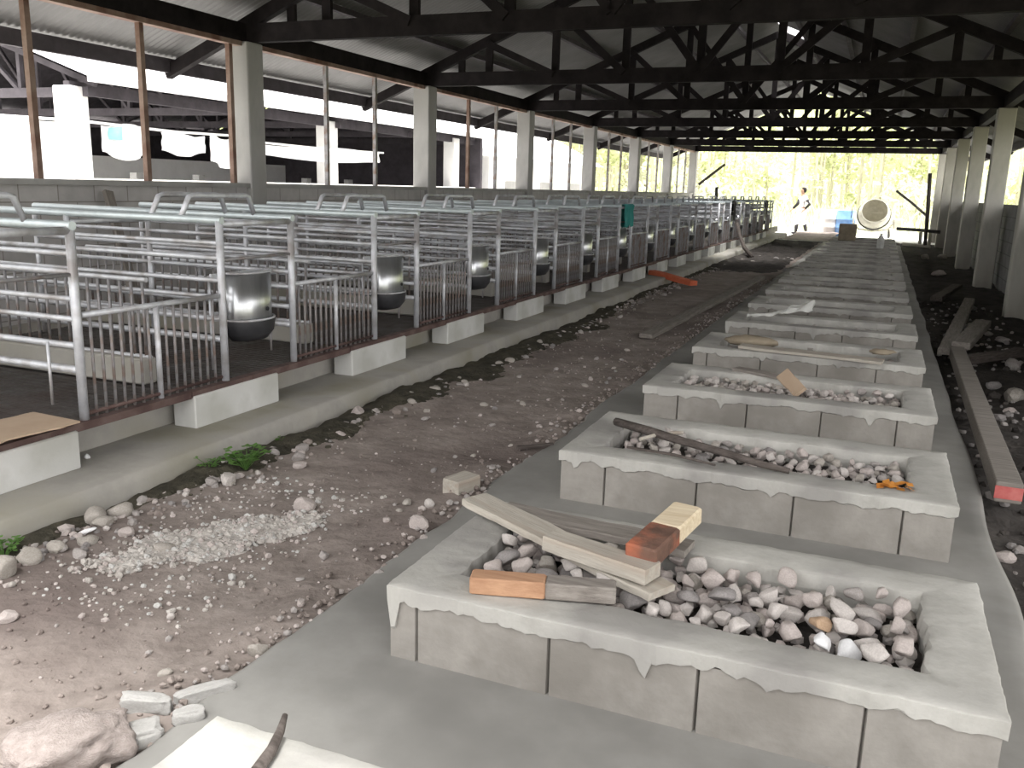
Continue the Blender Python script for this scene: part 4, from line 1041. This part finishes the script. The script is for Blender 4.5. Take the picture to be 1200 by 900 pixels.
# pale building after the next shed
b = thing('pale_building', 'low pale building seen through the left wall openings beyond the next shed', 'building', (NX-2, 27, GZ))
MB().box((0, 0, 1.15), (4, 9.0, 2.3)).build('building_wall', M['white_paint'], b)
mb = MB(); mb.add([(-2.4, -4.9, 2.3), (2.4, -4.9, 2.3), (0, -4.9, 3.5), (-2.4, 4.9, 2.3), (2.4, 4.9, 2.3), (0, 4.9, 3.5)], [(0, 1, 2), (5, 4, 3), (1, 4, 5, 2), (0, 2, 5, 3), (0, 3, 4, 1)]); mb.build('building_roof', M['roof_out'], b)
for i in range(3): MB().box((2.0, -2.8+2.8*i, 1.25), (.06, 1.1, .8)).build('window_panel', M['column'], b)

# ---------------------------------------------------------------- greenery behind
def tree_meshes(seed, h, wd, n, lm, ls):
    r = rnd(seed); tr = MB(); lv = MB(); nt = r.choice((2, 3, 4))
    for i in range(nt):
        x = r.uniform(-.35, .35)*wd*.6; y = r.uniform(-.3, .3); lean = r.uniform(-.5, .5)
        tr.tube([(x, y, 0), (x+lean*.3, y, h*.35), (x+lean*.7, y+.1, h*.7), (x+lean, y, h*.97)], [.075, .06, .045, .02], 6, False)
    cl = [(r.uniform(-1, 1)*wd*.5, r.uniform(-1, 1)*wd*.4, h*r.uniform(.12, 1.0)*.95, r.uniform(.35, .8)) for _ in range(17)]
    for i in range(n):
        cx, cy_, cz, cr_ = r.choice(cl); d = Vector((r.gauss(0, 1), r.gauss(0, 1), r.gauss(0, .8)))*cr_*.55; c = Vector((cx, cy_, cz))+d
        if c.z < .1: continue
        a = Vector((r.gauss(0, 1), r.gauss(0, 1), r.gauss(-.5, .8))).normalized(); b_ = a.cross(Vector((r.gauss(0, 1), r.gauss(0, 1), r.gauss(0, 1)))).normalized(); s = ls*r.uniform(.6, 1.4)
        lv.add([c-a*s, c+b_*s*.38, c+a*s, c-b_*s*.38], [(0, 1, 2, 3)])
    return tr.mesh('trunks', M['bark']), lv.mesh('foliage', lm)
TM = [tree_meshes(800+i, h, wd, 1500, LEAVES[i % 3 if i != 2 else 0], .15) for i, (h, wd) in enumerate(((7.5, 3.2), (6.5, 3.6), (8.5, 3.0), (5.5, 3.4), (7.0, 3.8)))]
r = rnd(5); n = 0
for row, (Y, x0, x1, st) in enumerate(((44, -26, 16, 2.6), (48.5, -30, 18, 2.8), (54, -34, 22, 3.0))):
    x = x0
    while x < x1:
        tm_, lm_ = TM[r.randrange(5)]
        t = thing('tree', 'pale green leafy tree in the thicket beyond the far end of the shed', 'tree', (x+r.uniform(-.6, .6), Y+r.uniform(-1, 1), GZ), r.uniform(0, 6.28), 'trees in the thicket beyond the shed')
        link('trunks', tm_, t); link('foliage', lm_, t); s = r.uniform(.85, 1.25); t.scale = (s, s, s); x += st
for i in range(9):
    tm_, lm_ = TM[r.randrange(5)]; t = thing('tree', 'bright green tree standing outside the right block wall', 'tree', (13+r.uniform(-1.5, 3), 19+4.2*i, GZ), r.uniform(0, 6.28), 'trees outside the right wall'); link('trunks', tm_, t); link('foliage', lm_, t)
for i in range(7):
    tm_, lm_ = TM[r.randrange(5)]; t = thing('tree', 'green tree seen through the openings of the left wall', 'tree', (-11-r.uniform(0, 4), 33+2.4*i, GZ), r.uniform(0, 6.28), 'trees beyond the left wall'); link('trunks', tm_, t); link('foliage', lm_, t)
# undergrowth
mb = MB(); r = rnd(9); mi = []
for i in range(6000):
    x = -22+38*r.random(); y = 37.5+6*r.random()**.8; h = r.uniform(.4, 1.7)*(.5+.09*(y-37)); a = r.uniform(0, 6.28); w = r.uniform(.012, .03); ln = Vector((r.uniform(-.35, .35), r.uniform(-.3, .3), 1))*h
    e = Vector((math.cos(a), math.sin(a), 0))*w; c = Vector((x, y, GZ)); mb.add([c-e, c+e, c+ln*.6+e*.8, c+ln+Vector((ln.x*.3, ln.y*.3, 0)), c+ln*.6-e*.8], [(0, 1, 2, 3, 4)]); mi.append(r.choice((0, 1, 1, 2)))
me = mb.mesh('undergrowth', LEAVES); me.polygons.foreach_set('material_index', mi); tag(link('undergrowth', me), 'tall pale grass and brush in front of the trees', 'undergrowth', kind='stuff')
mb = MB(); mb.grid(lambda u, v: (-70+140*u, 58+22*v, GZ+9*v+1.2*nz(u*60, v*20, .3)), 60, 16)
struct(mb.build('hillside', mat('hill_green', (.18, .22, .07), (.30, .33, .13), scale=.6, bump=.3)))
